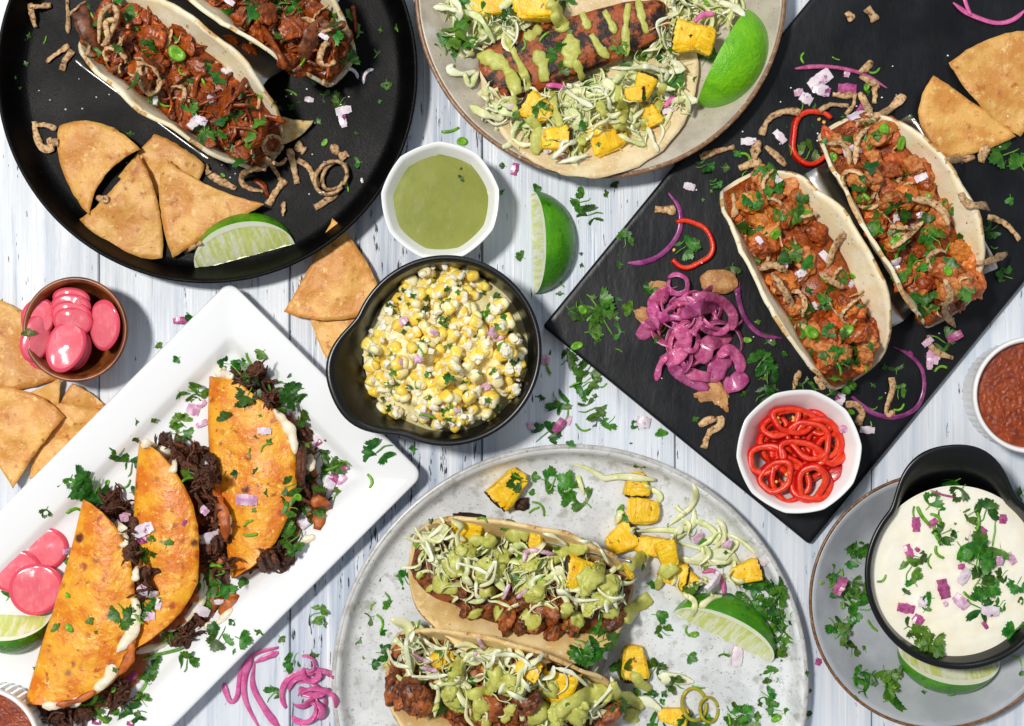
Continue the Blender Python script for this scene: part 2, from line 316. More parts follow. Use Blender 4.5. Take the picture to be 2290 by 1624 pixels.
def tube(path, rw, rt, ns=6, taper=.35, rough=0., rsize=8, roll=0., seed=0, closed=False, sqp=1.0):
    """strip or string along a path: half width rw, half thickness rt (numbers or functions of 0..1)"""
    n = len(path); rows = []
    for i, p in enumerate(path):
        a = path[(i - 1) % n] if (closed or i > 0) else p; b = path[(i + 1) % n] if (closed or i < n - 1) else p
        t = (b - a).normalized() if (b - a).length > 1e-6 else Vector((1, 0, 0))
        side = t.cross(Vector((0, 0, 1)))
        side = side.normalized() if side.length > 1e-3 else Vector((0, 1, 0))
        up = side.cross(t)
        f = i / (n - 1); ang = roll(f) if callable(roll) else roll
        s2 = side * math.cos(ang) + up * math.sin(ang); u2 = up * math.cos(ang) - side * math.sin(ang)
        w_ = rw(f) if callable(rw) else rw; h_ = rt(f) if callable(rt) else rt
        e = 1.0 if closed else min(1, taper + (1 - taper) * min(f, 1 - f) * 7)
        row = []
        for k in range(ns):
            q = 2 * math.pi * (k + .5) / ns; c_, s_ = math.cos(q), math.sin(q)
            c_ = math.copysign(abs(c_) ** sqp, c_); s_ = math.copysign(abs(s_) ** sqp, s_)
            v = p + s2 * (w_ * e * c_) + u2 * (h_ * (e ** .5) * s_)
            if rough: v = v + (s2 * c_ + u2 * s_) * rough * nz(v, rsize, seed + 1)
            row.append(v)
        rows.append(row)
    if closed: rows.append(rows[0])
    vs, fs = loft(rows, True, not closed)
    return vs, fs
def ico(sub=2):
    bm = bmesh.new(); bmesh.ops.create_icosphere(bm, subdivisions=sub, radius=1)
    bm.verts.ensure_lookup_table(); v = [x.co.copy() for x in bm.verts]; f = [tuple(y.index for y in x.verts) for x in bm.faces]; bm.free()
    return v, f
def blob(rx, ry, rz, amp=.25, size=.8, sub=2, seed=0, ridge=0.):
    v, f = ico(sub); out = []
    for p in v:
        d = 1 + amp * noise.fractal(p / size + Vector((seed * 3.1, seed * 1.7, seed)), 1.0, 2.0, 3)
        if ridge: d += ridge * abs(noise.noise(Vector((p.x * 1.2, p.y * 5, p.z * 5)) + Vector((seed, 0, seed * 2))))
        out.append(Vector((p.x * rx * d, p.y * ry * d, p.z * rz * d)))
    return out, f
def join(*parts):
    vs = []; fs = []
    for v, f in parts:
        o = len(vs); vs += list(v); fs += [tuple(i + o for i in q) for q in f]
    return vs, fs
# ---------------------------------------------------------------- the setting: painted plank table top
table = empty('table_top', (0, 0, 0)); table['kind'] = 'structure'
seams = [-2360, -1930, -1500, -1070, -640, -209, 221, 648, 1078, 1510, 1950, 2380, 2810, 3240, 3670, 4100, 4530]
v = []; f = []
X0, X1, Y0, Y1 = -3500, 3380, -2880, 2880
v = [(X0, Y0, -14), (X1, Y0, -14), (X1, Y1, -14), (X0, Y1, -14), (X0, Y0, -60), (X1, Y0, -60), (X1, Y1, -60), (X0, Y1, -60)]
solid('backing', v, [(0, 1, 2, 3), (7, 6, 5, 4), (0, 4, 5, 1), (1, 5, 6, 2), (2, 6, 7, 3), (3, 7, 4, 0)], 'dark_gap', table, smooth=False, reg=False)
for i, (a, b) in enumerate(zip(seams, seams[1:])):
    xa, xb = a - 1145 + 1.4, b - 1145 - 1.4
    rows = []
    for y in [-2900 + 116 * k for k in range(51)]:
        wv = 1.2 * nz((i * 40, y, 0), 130, i)
        rows.append([(xa + wv, y, -12), (xa + wv, y, -3), (xa + wv + 2.5, y, -.4), (xb + wv * .6 - 2.5, y, -.4), (xb + wv * .6, y, -3), (xb + wv * .6, y, -12)])
    vs, fs = loft(rows)
    solid('plank', vs, fs, 'worn_wood' if i in (3 + 4,) else 'painted_wood', table, smooth=False)
# ---------------------------------------------------------------- dishes
def dish(name, part, label, cat, cD, rimz, prof, m, n=128, rf=None, zf=None, mats=None, org_z=0):
    c = G(cD[0], cD[1], rimz); org = Vector((c.x, c.y, org_z))
    t = thing(name, label, cat, org)
    vs, fs = lathe([(r * (HC - rimz) / HC, z + org_z) for r, z in prof], n, rf, (c.x, c.y, 0), zf)
    solid(part, vs, fs, m, t)
    return t, Vector((c.x, c.y, 0))
pan, panC = dish('round_pan', 'pan_body', 'large round black iron pan holding saucy mushroom tacos and chips', 'pan', (463, 163), 75,
    smooth_prof([(0, 0), (400, 0), (440, 6), (462, 40), (470, 72), (472, 79), (466, 82), (460, 76), (446, 40), (430, 18), (408, 13), (0, 12)]), 'pan_iron', 160)
cream, creamC = dish('dinner_plate', 'plate_body', 'speckled cream stoneware plate with brown edge under an open taco', 'plate', (1343, -17), 88,
    smooth_prof([(0, 0), (230, 0), (260, 6), (340, 40), (408, 84)], 1) + [(411, 87.5)] + smooth_prof([(404, 91), (396, 86), (330, 44), (270, 18), (235, 13), (0, 12)], 1), 'speckled_cream')
vs, fs = tube([creamC + Vector((411 * .9756 * math.cos(a), 411 * .9756 * math.sin(a), 87.5)) for a in [2 * math.pi * k / 128 for k in range(128)]], 5.5, 4.5, 8, closed=True)
solid('rim', vs, fs, 'cream_rim', cream)
oval, ovalC = dish('serving_plate', 'plate_body', 'large mottled grey plate with raised rim holding two slaw tacos', 'plate', (1275, 1526), 52,
    smooth_prof([(0, 0), (440, 0), (490, 8), (520, 44)], 1) + [(529, 50), (532, 53.5), (529, 57), (522, 57.5)] + smooth_prof([(514, 52), (503, 24), (488, 15), (450, 12), (0, 11)], 1), 'mottled_grey', 160)
vs, fs = tube([ovalC + Vector((527 * .9856 * math.cos(a), 527 * .9856 * math.sin(a), 54)) for a in [2 * math.pi * k / 160 for k in range(160)]], 6.5, 5, 8, closed=True)
solid('rim', vs, fs, 'grey_rim', oval)
small, smallC = dish('side_plate', 'plate_body', 'small blue grey plate with brown edge under the queso pot', 'plate', (2097, 1344), 60,
    smooth_prof([(0, 0), (170, 0), (200, 5), (250, 30), (280, 56)], 1) + [(285, 60)] + smooth_prof([(278, 62), (246, 40), (212, 17), (185, 12), (0, 11)], 1), 'blue_grey')
vs, fs = tube([smallC + Vector((285 * .9833 * math.cos(a), 285 * .9833 * math.sin(a), 60.5)) for a in [2 * math.pi * k / 128 for k in range(128)]], 3.6, 3.2, 8, closed=True)
solid('rim', vs, fs, 'brown_rim', small)
# white rectangular platter
def rrect(cx, cy, ex, ey, hw, hh, r, z, n=10):
    pts = []
    for sx, sy, a0 in ((1, 1, 0), (-1, 1, 90), (-1, -1, 180), (1, -1, 270)):
        for k in range(n + 1):
            a = R(a0 + 90 * k / n)
            u = sx * (hw - r) + r * math.cos(a); vv = sy * (hh - r) + r * math.sin(a)
            pts.append(Vector((cx, cy, 0)) + ex * u + ey * vv + Vector((0, 0, z)))
    return pts
kz = (HC - 58) / HC
T = G(513, 627, 58); ex = Vector((.708, -.706, 0)); ey = Vector((-.706, -.708, 0)) * -1
Wd, Ln = 615 * kz, 1180 * kz
pc = Vector((T.x, T.y, 0)) + ex * (Wd / 2) - ey * (Ln / 2)
platter = thing('rectangular_platter', 'white rectangular porcelain platter with three orange folded tacos', 'platter', (pc.x, pc.y, 0))
rows = [rrect(pc.x, pc.y, ex, ey, Wd / 2 - i, Ln / 2 - i, r, z) for i, r, z in
        ((150, 8, 0), (110, 14, 0), (90, 20, 6), (12, 22, 46), (2, 26, 53), (0, 27, 57), (3, 25, 60), (8, 23, 60.5), (20, 22, 59), (55, 20, 53), (80, 18, 48), (90, 16, 44), (103, 15, 26), (112, 14, 20), (128, 12, 18), (200, 10, 17.5), (290, 3, 17.5))]
vs, fs = loft(rows)
solid('platter_body', vs, fs, 'porcelain', platter)
# slate slab
A = G(1213, 730, 27); e1 = Vector((.774, -.633, 0)); e2 = Vector((.633, .774, 0)); k = (HC - 27) / HC
SW, SL = 773 * k, 1330 * k
sc_ = Vector((A.x, A.y, 0)) + e1 * SW / 2 + e2 * SL / 2
slab = thing('slate_board', 'black rectangular slate board under two chicken tacos', 'board', (sc_.x, sc_.y, 0))
rows = [rrect(sc_.x, sc_.y, e1, e2, SW / 2 - i, SL / 2 - i, r, z, 4) for i, r, z in ((9, 5, 0), (3, 8, 3), (0, 8, 12), (.5, 8, 22), (2.5, 7, 25.5), (6, 6, 27), (14, 5, 27.2))]
vs, fs = loft(rows)
o = solid('board_body', vs, fs, 'slate', slab)
# black pots with a spout-like tab
def pot(label, cD, tabD, hpx, z0, name):
    c = G(cD[0], cD[1], z0 + hpx); tb = G(tabD[0], tabD[1], z0 + hpx); ang = math.atan2(tb.y - c.y, tb.x - c.x); ext = (tb - c).length
    t = thing(name, label, 'pot', (c.x, c.y, z0))
    k = (HC - z0 - hpx) / HC; r0 = 213 * k
    prof = smooth_prof([(0, 0), (150, 0), (172, 6), (188, 60), (203, 130), (209, hpx - 8)], 1) + [(213, hpx - 3), (213.5, hpx + 2), (210, hpx + 4.5), (204, hpx + 4), (199, hpx - 2)] + smooth_prof([(197, hpx - 10), (190, 130), (178, 62), (160, 16), (140, 9), (0, 8)], 1)
    prof = [(r * k, z + z0) for r, z in prof]
    def rf(a, i):
        d = abs((a - ang + math.pi) % (2 * math.pi) - math.pi)
        l = 0 if d > .78 else (.5 + .5 * math.cos(math.pi * (d / .78) ** 1.45))
        zf = max(0, min(1, (prof[i][1] - z0) / hpx)) ** 2.2
        return 1 + (ext / r0 - 1) * l * zf
    def zf(a, i):
        d = abs((a - ang + math.pi) % (2 * math.pi) - math.pi)
        l = 0 if d > .7 else (.5 + .5 * math.cos(math.pi * d / .7))
        return 7 * l * max(0, (prof[i][1] - z0) / hpx) ** 3
    vs, fs = lathe(prof, 128, rf, (c.x, c.y, 0), zf)
    solid('pot_body', vs, fs, 'black_ceramic', t)
    return t, c
cornpot, cornC = pot('matte black ceramic pot with a spout tab full of corn salad', (998, 784), (742, 884), 172, 0, 'ceramic_pot')
quesopot, quesoC = pot('matte black ceramic pot with a spout tab full of creamy queso', (2147, 1284), (2122, 995), 160, 12, 'ceramic_pot')
# faceted white bowls
def facet(n, ph, k0, soft=.55):
    def rf(a, i):
        w_ = ((a - ph) % (2 * math.pi / n)) - math.pi / n
        return 1 - soft * (1 - math.cos(math.pi / n) / math.cos(w_)) * (1 if i > k0 else .6) + .0
    return rf
def bowl(label, cD, r, h, z0, n, ph, name, m):
    c = G(cD[0], cD[1], z0 + h); k = (HC - z0 - h) / HC
    prof = smooth_prof([(0, 0), (.52, 0), (.58, .03), (.76, .4), (.92, .85), (.975, .96)], 1) + [(.995, .985), (1.0, 1.0), (.992, 1.015), (.975, 1.015)] + smooth_prof([(.93, .985), (.84, .80), (.66, .40), (.5, .12), (.4, .07), (0, .06)], 1)
    vs, fs = lathe([(a * r * k, b * h + z0) for a, b in prof], 120, facet(n, ph, 0, .42) if n else None, (c.x, c.y, 0))
    t = thing(name, label, 'bowl', (c.x, c.y, z0)); solid('bowl_body', vs, fs, m, t)
    return t, c
salsabowl, salsaC = bowl('white faceted bowl of smooth green salsa behind the corn pot', (985, 450), 134, 120, 0, 9, R(12), 'faceted_bowl', 'white_glaze')
chilibowl, chiliC = bowl('white faceted bowl of sliced red chillies on the slate corner', (1787, 1010), 141, 118, 27, 10, R(5), 'faceted_bowl', 'white_glaze')
# wooden bowl
c = G(168, 737, 112); k = (HC - 112) / HC
woodC = c
prof = smooth_prof([(0, 0), (62, 0), (72, 4), (98, 40), (112, 80), (117, 108)], 2) + [(118, 112), (115, 115), (110, 114)] + smooth_prof([(106, 108), (102, 80), (86, 42), (62, 18), (0, 10)], 2)
woodbowl = thing('wooden_bowl', 'small turned wooden bowl of pink pickled radish slices', 'bowl', (c.x, c.y, 0))
vs, fs = lathe([(a * k, b) for a, b in prof], 96, None, (c.x, c.y, 0)); solid('bowl_body', vs, fs, 'bowl_wood', woodbowl)
# fluted ramekins
def ramekin(label, cD, r, h, z0):
    c = G(cD[0], cD[1], z0 + h); k = (HC - z0 - h) / HC
    prof = [(0, 0), (.80, 0), (.86, .02), (.88, .05), (.90, .10)] + [(.905 + .02 * j / 6, .12 + .66 * j / 6) for j in range(7)] + [(.935, .80), (.965, .83), (.99, .87), (1.0, .93), (.995, .98), (.98, 1.0), (.95, 1.005), (.93, .99), (.91, .95), (.90, .85), (.87, .3), (.84, .12), (.7, .07), (0, .07)]
    fl = range(4, 12)
    rf = lambda a, i: 1 + (.014 * (abs(math.sin(a * 22)) * 2 - 1) if i in fl else 0)
    vs, fs = lathe([(a * r * k, b * h + z0) for a, b in prof], 352, rf, (c.x, c.y, 0))
    t = thing('fluted_ramekin', label, 'ramekin', (c.x, c.y, z0)); solid('ramekin_body', vs, fs, 'white_glaze', t)
    return t, c, r * k
ramR, ramC, rr = ramekin('white fluted ramekin of chunky red salsa at the right edge', (2307, 884), 131, 140, 0)
ramL, ramLC, rl = ramekin('white fluted ramekin of dark red sauce at the bottom left corner', (-42, 1668), 131, 130, 18)
# sauces lying in the vessels
def pool(name, label, c, r, z, m, amp, size, seed, n=40, dome=0., rf=None, rings=26, sharp=False):
    vs = []; fs = []
    prof = [(r * (j / rings), z) for j in range(rings + 1)]
    prof = prof + [(r * .985, z - 7), (0, z - 8)]
    vs, fs = lathe(prof, n, rf, (c.x, c.y, 0))
    out = []
    for i, p in enumerate(vs):
        d = (p - Vector((c.x, c.y, p.z))).length / r
        if p.z > z - 3:
            q = amp * nz(p, size, seed) + amp * .5 * nz(p, size * .4, seed + 4)
            if sharp: q = amp * 1.2 * (1 - 2 * abs(nz(p, size, seed))) + amp * .6 * nz(p, size * .45, seed + 4)
            p = p + Vector((0, 0, q * min(1, (1 - d) * 6) + dome * (1 - d * d) + (2.5 if d > .985 else 0)))
        out.append(p)
    t = solid(name, out, [tuple(reversed(q)) for q in fs], m, None, (c.x, c.y, z - 8))
    return tag(t, label, 'sauce')
pool('green_salsa', 'smooth olive green salsa filling the white faceted bowl', salsaC + Vector((0, -4, 0)), 112, 88, 'salsa_verde', .25, 40, 1, 72, 0, facet(9, R(12), 0, .55))
pool('red_salsa', 'chunky glossy brick red salsa in the right hand ramekin', ramC, 114, 116, 'salsa_red', 1.7, 13, 2, 160, 2, rings=60, sharp=True)
pool('dark_sauce', 'dark red sauce in the ramekin at the bottom left corner', ramLC, 114, 120, 'salsa_red', 2, 24, 3, 72)
pool('queso_dip', 'pale creamy queso dip filling the black pot on the small plate', quesoC, 186, 138, 'queso', 2.2, 34, 4, 110, 1, rings=50)
# ---------------------------------------------------------------- chips
def chip(label, a, b, c, bab=(0, 0), bbc=(0, 0), bca=(0, 0), zb=(0, 0, 0), group=None, n=22, seed=0, notch=None, m='chip', th=4.5):
    """quadratic triangle patch: corners in photo positions with heights, bulges of the sides"""
    A, B, C = [G(p[0], p[1], z) for p, z in ((a, zb[0]), (b, zb[1]), (c, zb[2]))]
    def mid(p, q, d): return (p + q) / 2 + Vector((d[0], -d[1], d[2] if len(d) > 2 else 0)) * 2
    MAB, MBC, MCA = mid(A, B, bab), mid(B, C, bbc), mid(C, A, bca)
    idx = {}; top = []
    for i in range(n + 1):
        for j in range(n + 1 - i):
            u, v_ = i / n, j / n; w_ = 1 - u - v_
            p = A * u * u + B * v_ * v_ + C * w_ * w_ + MAB * 2 * u * v_ + MBC * 2 * v_ * w_ + MCA * 2 * w_ * u
            p.z += 11 * nz(p, 75, seed) + 3.5 * nz(p, 30, seed + 5) + 7 * max(0, nz(p, 42, seed + 9) - .12)
            ed = min(u, v_, w_)
            if ed < .01: p += Vector((nz(p, 14, seed), nz(p, 14, seed + 3), 0)) * 2.2
            idx[i, j] = len(top); top.append(p)
    N0 = len(top); vs = top + [p - Vector((0, 0, th)) for p in top]; fs = []
    for i in range(n):
        for j in range(n - i):
            q = (idx[i, j], idx[i + 1, j], idx[i, j + 1])
            fs.append(q); fs.append(tuple(x + N0 for x in reversed(q)))
            if i + j < n - 1:
                q = (idx[i + 1, j], idx[i + 1, j + 1], idx[i, j + 1]); fs.append(q); fs.append(tuple(x + N0 for x in reversed(q)))
    bd = [idx[i, 0] for i in range(n + 1)] + [idx[n - j, j] for j in range(1, n + 1)] + [idx[0, n - j] for j in range(1, n)]
    for x, y in zip(bd, bd[1:] + bd[:1]): fs.append((x, x + N0, y + N0, y))
    q = fs[0]; nn = (vs[q[1]] - vs[q[0]]).cross(vs[q[2]] - vs[q[0]])
    if nn.z < 0: fs = [tuple(reversed(q)) for q in fs]
    cen = sum(top, Vector()) / N0
    o = solid('tortilla_chip', vs, fs, m, None, (cen.x, cen.y, min(p.z for p in vs)))
    return tag(o, label, 'chip', group)
gp = 'tortilla chips in the black pan'
chip('tortilla chip tucked under the steel holder at the back in the pan', (262, 395), (345, 300), (459, 368), (0, 0), (0, -8), (30, 60), (24, 30, 30), gp, seed=1)
chip('cone curled tortilla chip at the far left of the black pan', (132, 280), (313, 333), (201, 482), (5, -30), (-22, -14), (-26, 2), (40, 62, 30), gp, seed=2)
chip('tortilla chip with an arched lower edge lying lowest in the black pan', (177, 491), (307, 345), (365, 577), (8, 6), (14, -20), (0, 30), (36, 58, 30), gp, seed=3)
chip('tortilla chip pointing at the lime wedge in the black pan', (370, 353), (593, 457), (386, 577), (-14, 10), (10, -8), (-22, -16), (62, 50, 34), gp, seed=4)
gp = 'tortilla chips under the corn pot'
chip('lowest tortilla chip at the corn pot, only its tip showing', (660, 622), (706, 640), (800, 720), seed=5, zb=(5, 5, 9), group=gp)
chip('middle tortilla chip at the corn pot spout, shaded by the top one', (690, 690), (738, 815), (862, 700), (-6, 4), (0, 10), (0, 0), (14, 10, 12), gp, seed=6)
chip('top tortilla chip of the stack pointing up between black pan and corn pot', (743, 488), (634, 697), (862, 688), (4, 4), (-4, 24), (16, -4), (32, 30, 32), gp, seed=7)
gp = 'tortilla chips beside the wooden bowl'
chip('large tortilla chip lying behind the wooden bowl at the left edge', (-80, 655), (140, 845), (-90, 885), (34, -42), (0, 10), (0, 0), (18, 10, 14), gp, seed=8)
chip('tortilla chip standing on edge just below the wooden bowl', (44, 886), (137, 844), (128, 985), (0, 2), (0, 0), (0, 0), (14, 22, 10), gp, seed=9)
chip('small pointed tortilla chip between wooden bowl and white platter edge', (162, 857), (240, 914), (120, 925), (6, -4), (0, 0), (0, 0), (14, 12, 14), gp, seed=10)
chip('lower tortilla chip beneath the front one, next to the white platter', (115, 903), (228, 918), (66, 1072), (0, -5), (8, 8), (-10, 0), (26, 22, 16), gp, seed=11)
chip('front tortilla chip with a curled tip at the left edge', (-90, 868), (145, 933), (30, 1092), (24, -26), (-12, 6), (-10, 0), (38, 40, 34), gp, seed=12)
gp = 'tortilla chips on the slate board'
chip('whole tortilla chip with a bubble in its middle on the slate board', (2089, 169), (2271, 305), (2105, 355), (-4, -8), (6, 8), (-42, -2), (52, 44, 40), gp, seed=13)
chip('tortilla chip cut by the right edge of the photo above the other on slate', (2123, 140), (2400, 90), (2283, 305), (0, -42), (10, 0), (-14, 12), (50, 60, 46), gp, seed=14)
chip('small pale fried tortilla shard standing in the black pan beside the taco', Q('B', 190, 640), Q('B', 375, 665), Q('B', 200, 800), (0, 4), (6, 6), (-2, 0), (45, 28, 22), seed=15, n=8, m='crisp', th=5)

# ---------------------------------------------------------------- lime wedges
def lime(label, t1, t2, side, b, th0, th1, zf, m='lime_rind'):
    """t1, t2: tips of the axis in the photo; side: a photo point on the rind side; zf: height of what it lies on"""
    th0, th1 = R(th0), R(th1); n = 28
    zax = zf + max(0, -min(math.sin(th0 + (th1 - th0) * i / 10) for i in range(11))) * b + 1
    a1, a2 = G(t1[0], t1[1], zax), G(t2[0], t2[1], zax); c = (a1 + a2) / 2
    X = (a2 - a1).normalized(); Y = Vector((0, 0, 1)).cross(X); sd = G(side[0], side[1], zax) - c
    if sd.dot(Y) < 0: X = -X; Y = -Y
    Mx = Matrix((X, Y, Vector((0, 0, 1)))).transposed(); a = (a2 - a1).length / 2
    t = thing('lime_wedge', label, 'lime', c)
    def P(u, th, rho=1.0):
        r = b * (math.sin(u) ** .86) * rho; xx = a * math.cos(u) * (1 + .05 * abs(math.cos(u)) ** 8)
        return Vector((xx, r * math.cos(th), r * math.sin(th)))
    rows = []; mth = 16
    us = [math.pi * i / n for i in range(n + 1)]
    rows = [[P(u, th0 + (th1 - th0) * j / mth) + Vector((0, 0, 0)) for j in range(mth + 1)] for u in us]
    vs, fs = loft(rows, False)
    pr = Proto('rind', vs, fs, m); place(pr, 'rind', c, Mx, 1, t)
    def face(th, up, nm, r0, r1, m2, cond):
        K = 10; vs = []; fs = []
        nrm = Vector((0, -math.sin(th), math.cos(th))) * up
        for i, u in enumerate(us):
            for k in range(K + 1):
                rho = r0 + (r1 - r0) * k / K
                p = P(u, th, rho)
                if cond == 'flesh': p += nrm * (1.2 * nz((p.x, p.y * .25, 0), 9, 3) - 1.0 * max(0, math.sin(p.x / 16 + 2)) ** 8 - .4)
                vs.append(p)
        for i in range(n):
            tip = i < 3 or i >= n - 3
            for k in range(K):
                if tip != (cond == 'tip') and not cond == 'ring': continue
                q = (i * (K + 1) + k, (i + 1) * (K + 1) + k, (i + 1) * (K + 1) + k + 1, i * (K + 1) + k + 1)
                fs.append(q if up < 0 else tuple(reversed(q)))
        place(Proto(nm, vs, fs, m2), nm, c, Mx, 1, t)
    for th, up in ((th1, 1), (th0, -1)):
        face(th, up, 'flesh', 0, .84, 'lime_flesh', 'flesh'); face(th, up, 'pith', .84, 1, 'lime_pith', 'ring'); face(th, up, 'pith', 0, .84, 'lime_pith', 'tip')
    return t
lime('lime wedge showing pale flesh on the rim of the black pan', (444, 604), (654, 547), (540, 500), 98, -2, 44, 14)
lime('bright lime wedge rind side up on the cream plate', (1672, 30), (1563, 228), (1700, 180), 94, -3, 100, 50, 'lime_rind_light')
lime('lime wedge lying alone on the painted planks beside the slate board', (1187, 433), (1194, 652), (1280, 540), 98, 0, 73, 0)
lime('lime wedge at the right of the large grey plate below the pineapple', (1509, 1375), (1719, 1480), (1690, 1370), 96, -2, 52, 12)
lime('lime wedge cut by the left edge on the white platter', (-60, 1372), (110, 1378), (30, 1450), 86, -4, 58, 18)
lime('lime half squeezed between queso pot and small plate', (2013, 1446), (2230, 1470), (2110, 1540), 92, -6, 50, 14)

# ---------------------------------------------------------------- steel holders
def holder(label, cD, ang, half, prof, z0):
    a = R(ang); X = Vector((math.cos(a), -math.sin(a), 0)); Y = Vector((math.sin(a), math.cos(a), 0)); c = G(cD[0], cD[1], z0 + 60); c.z = 0
    t = thing('taco_holder', label, 'taco holder', (c.x, c.y, z0))
    pts = smooth_prof(prof, 2); rows = []; ns = 16
    def off(i, d):
        p0 = pts[max(i - 1, 0)]; p1 = pts[min(i + 1, len(pts) - 1)]; tx, tz = p1[0] - p0[0], p1[1] - p0[1]; l = math.hypot(tx, tz)
        return (pts[i][0] - tz / l * d, pts[i][1] + tx / l * d)
    for k in range(ns + 1):
        s = lerp(-half, half, k / ns); row = []
        e = 14 * max(0, (abs(s) - half + 16) / 16) ** 2
        for d in (1.6, -1.6):
            ids = range(len(pts)) if d > 0 else reversed(range(len(pts)))
            for i in ids:
                q = off(i, d); zz = q[1]
                if i in (0, len(pts) - 1): zz -= e
                row.append(c + X * s + Y * q[0] + Vector((0, 0, z0 + zz)))
        rows.append(row)
    vs, fs = loft(rows, True, False); n_ = len(rows[0]); b_ = (len(rows) - 1) * n_
    for i in range(n_ // 2 - 1):
        fs.append((i, n_ - 1 - i, n_ - 2 - i, i + 1)); fs.append((b_ + i, b_ + i + 1, b_ + n_ - 2 - i, b_ + n_ - 1 - i))
    solid('bent_sheet', vs, fs, 'steel', t); return t
wprof = [(-206, 118), (-182, 10), (-178, 4), (-72, 4), (-66, 10), (-16, 92), (-10, 98), (10, 98), (16, 92), (66, 10), (72, 4), (178, 4), (182, 10), (222, 122)]
holder('steel taco holder carrying the two mushroom tacos in the black pan', (452, 85), 36.5, 178, wprof, 14)
holder('steel taco holder carrying the two chicken tacos on the slate board', (1902, 556), 60.5, 190, [(-212, 116), (-176, 10), (-172, 4), (-72, 4), (-66, 10), (-16, 96), (-10, 102), (10, 102), (16, 96), (66, 10), (72, 4), (180, 4), (184, 10), (244, 122)], 28)
holder('steel taco holder carrying the two slaw tacos on the large grey plate', (1170, 1412), 13, 190, [(-230, 100), (-196, 10), (-190, 4), (-72, 4), (-66, 10), (-16, 84), (-10, 90), (10, 90), (16, 84), (60, 10), (66, 4), (150, 4), (158, 10), (212, 150)], 12)

# ---------------------------------------------------------------- taco shells
class Taco:
    def __init__(s, label, cD, ang, Rr, rb, aN, aP, z0, m, fill, hfill, fm, seed, flat=2.0, slope=0.0):
        a = R(ang); s.X = Vector((math.cos(a), -math.sin(a), 0)); s.Y = Vector((math.sin(a), math.cos(a), 0))
        s.C = G(cD[0], cD[1], z0 + 110); s.C.z = 0; s.R = Rr; s.rb = rb; s.a = {-1: R(aN), 1: R(aP)}; s.z0 = z0; s.seed = seed; s.hf = hfill; s.flat = flat
        s.t = thing('taco', label, 'taco', s.C + Vector((0, 0, z0)), None)
        ns, nt = 46, 15; rows = []
        for i in range(ns + 1):
            q = lerp(-.995, .995, i / ns); q = math.sin(q * math.pi / 2); outer = []; inner = []
            for j in range(-nt, nt + 1):
                v = j / nt; d = s.w(q * Rr) * v
                outer.append(s.pt(q * Rr, d, 0)); inner.append(s.pt(q * Rr, d, 8))
            rows.append(outer + inner[::-1])
        vs, fs = loft(rows); n1 = 2 * (2 * nt + 1); n2 = 2 * nt + 1
        rim_ = [1 if len(q) == 4 and (i % n1) in (n2 - 1, n1 - 1) and nz(vs[q[0]], 40, seed) > .10 else 0 for i, q in enumerate(fs)]
        solid('tortilla', vs, fs, (m, 'toasted_edge'), s.t, fm=rim_)
        # filling bed
        rows = []; n = 40; K = 12
        for i in range(n + 1):
            q = lerp(-.96, .96, i / n); x = q * Rr; zt = s.top(x); a0, a1 = max(3, s.half(-1, zt) - 5), max(3, s.half(1, zt) - 5); row = []
            for k in range(K + 1):
                cc = lerp(-a0, a1, k / K); e = 1 - abs(2 * k / K - 1) ** 2
                p = s.loc(x, cc, zt + 16 * e); p.z += e * (16 * nz(p, 30, seed) + 10 * nz(p, 13, seed + 3)); row.append(p)
            for k in range(K, -1, -1):
                zl = max(5, zt * .5); cc = lerp(-max(2, s.half(-1, zl) - 6), max(2, s.half(1, zl) - 6), k / K); row.append(s.loc(x, cc, zl - 2))
            rows.append(row)
        vs, fs = loft(rows); solid('filling', vs, fs, fm, s.t)
    def w(s, x): return s.R * max(0.0004, 1 - abs(x / s.R) ** s.flat) ** .5
    def prof(s, d, sg):
        al = s.a[sg]; ph = math.pi / 2 - al; arc = s.rb * ph
        if d < arc: f = d / s.rb; return s.rb * math.sin(f), s.rb * (1 - math.cos(f)), math.cos(f), math.sin(f)
        e = d - arc; return s.rb * math.sin(ph) + e * math.sin(al), s.rb * (1 - math.cos(ph)) + e * math.cos(al), math.sin(al), math.cos(al)
    def pt(s, x, d, th):
        sg = -1 if d < 0 else 1; px, pz, tx, tz = s.prof(abs(d), sg)
        px -= tz * th; pz += tx * th          # inwards
        p = s.loc(x, sg * px, pz); k = min(1, abs(d) / 150)
        o = k * (11 * nz((x, d, sg * 90), 95, s.seed) + 2.5 * nz((x, d, 0), 22, s.seed + 2))
        p += s.Y * o; p.z += k * 6 * nz((x, d, 0), 70, s.seed + 7) + 22 * (x / s.R) ** 2
        return p
    def loc(s, x, c, z): return s.C + s.X * x + s.Y * c + Vector((0, 0, s.z0 + z))
    def half(s, sg, z):
        al = s.a[sg]; ph = math.pi / 2 - al; zm = s.rb * (1 - math.cos(ph))
        if z < zm: return s.rb * math.sin(math.acos(max(-1, 1 - z / s.rb)))
        return s.rb * math.sin(ph) + (z - zm) * math.tan(al)
    def top(s, x):
        z = s.hf * max(.02, 1 - abs(x / (s.R * .98)) ** 2.4) ** .5
        lim = min(s.prof(s.w(x), -1)[1], s.prof(s.w(x), 1)[1])
        return min(z, max(6, lim * .86)) + 22 * (x / s.R) ** 2
    def D(s, q, c):                       # q, c in -1..1 over the filling -> photo position
        x = q * s.R; z = s.top(x); h = s.half(1 if c > 0 else -1, z) - 6
        return toD(s.loc(x, c * h, z + 14))
P1 = Taco('saucy mushroom taco in the middle of the black pan, fully in view', (395, 188), 36.5, 250, 54, 13, 27, 20, 'flour_tortilla', 0, 130, 'red_sauce', 1)
P2 = Taco('saucy mushroom taco cut off by the top edge of the photo', (556, -8), 36.5, 252, 54, 12, 24, 20, 'flour_tortilla', 0, 132, 'red_sauce', 2)
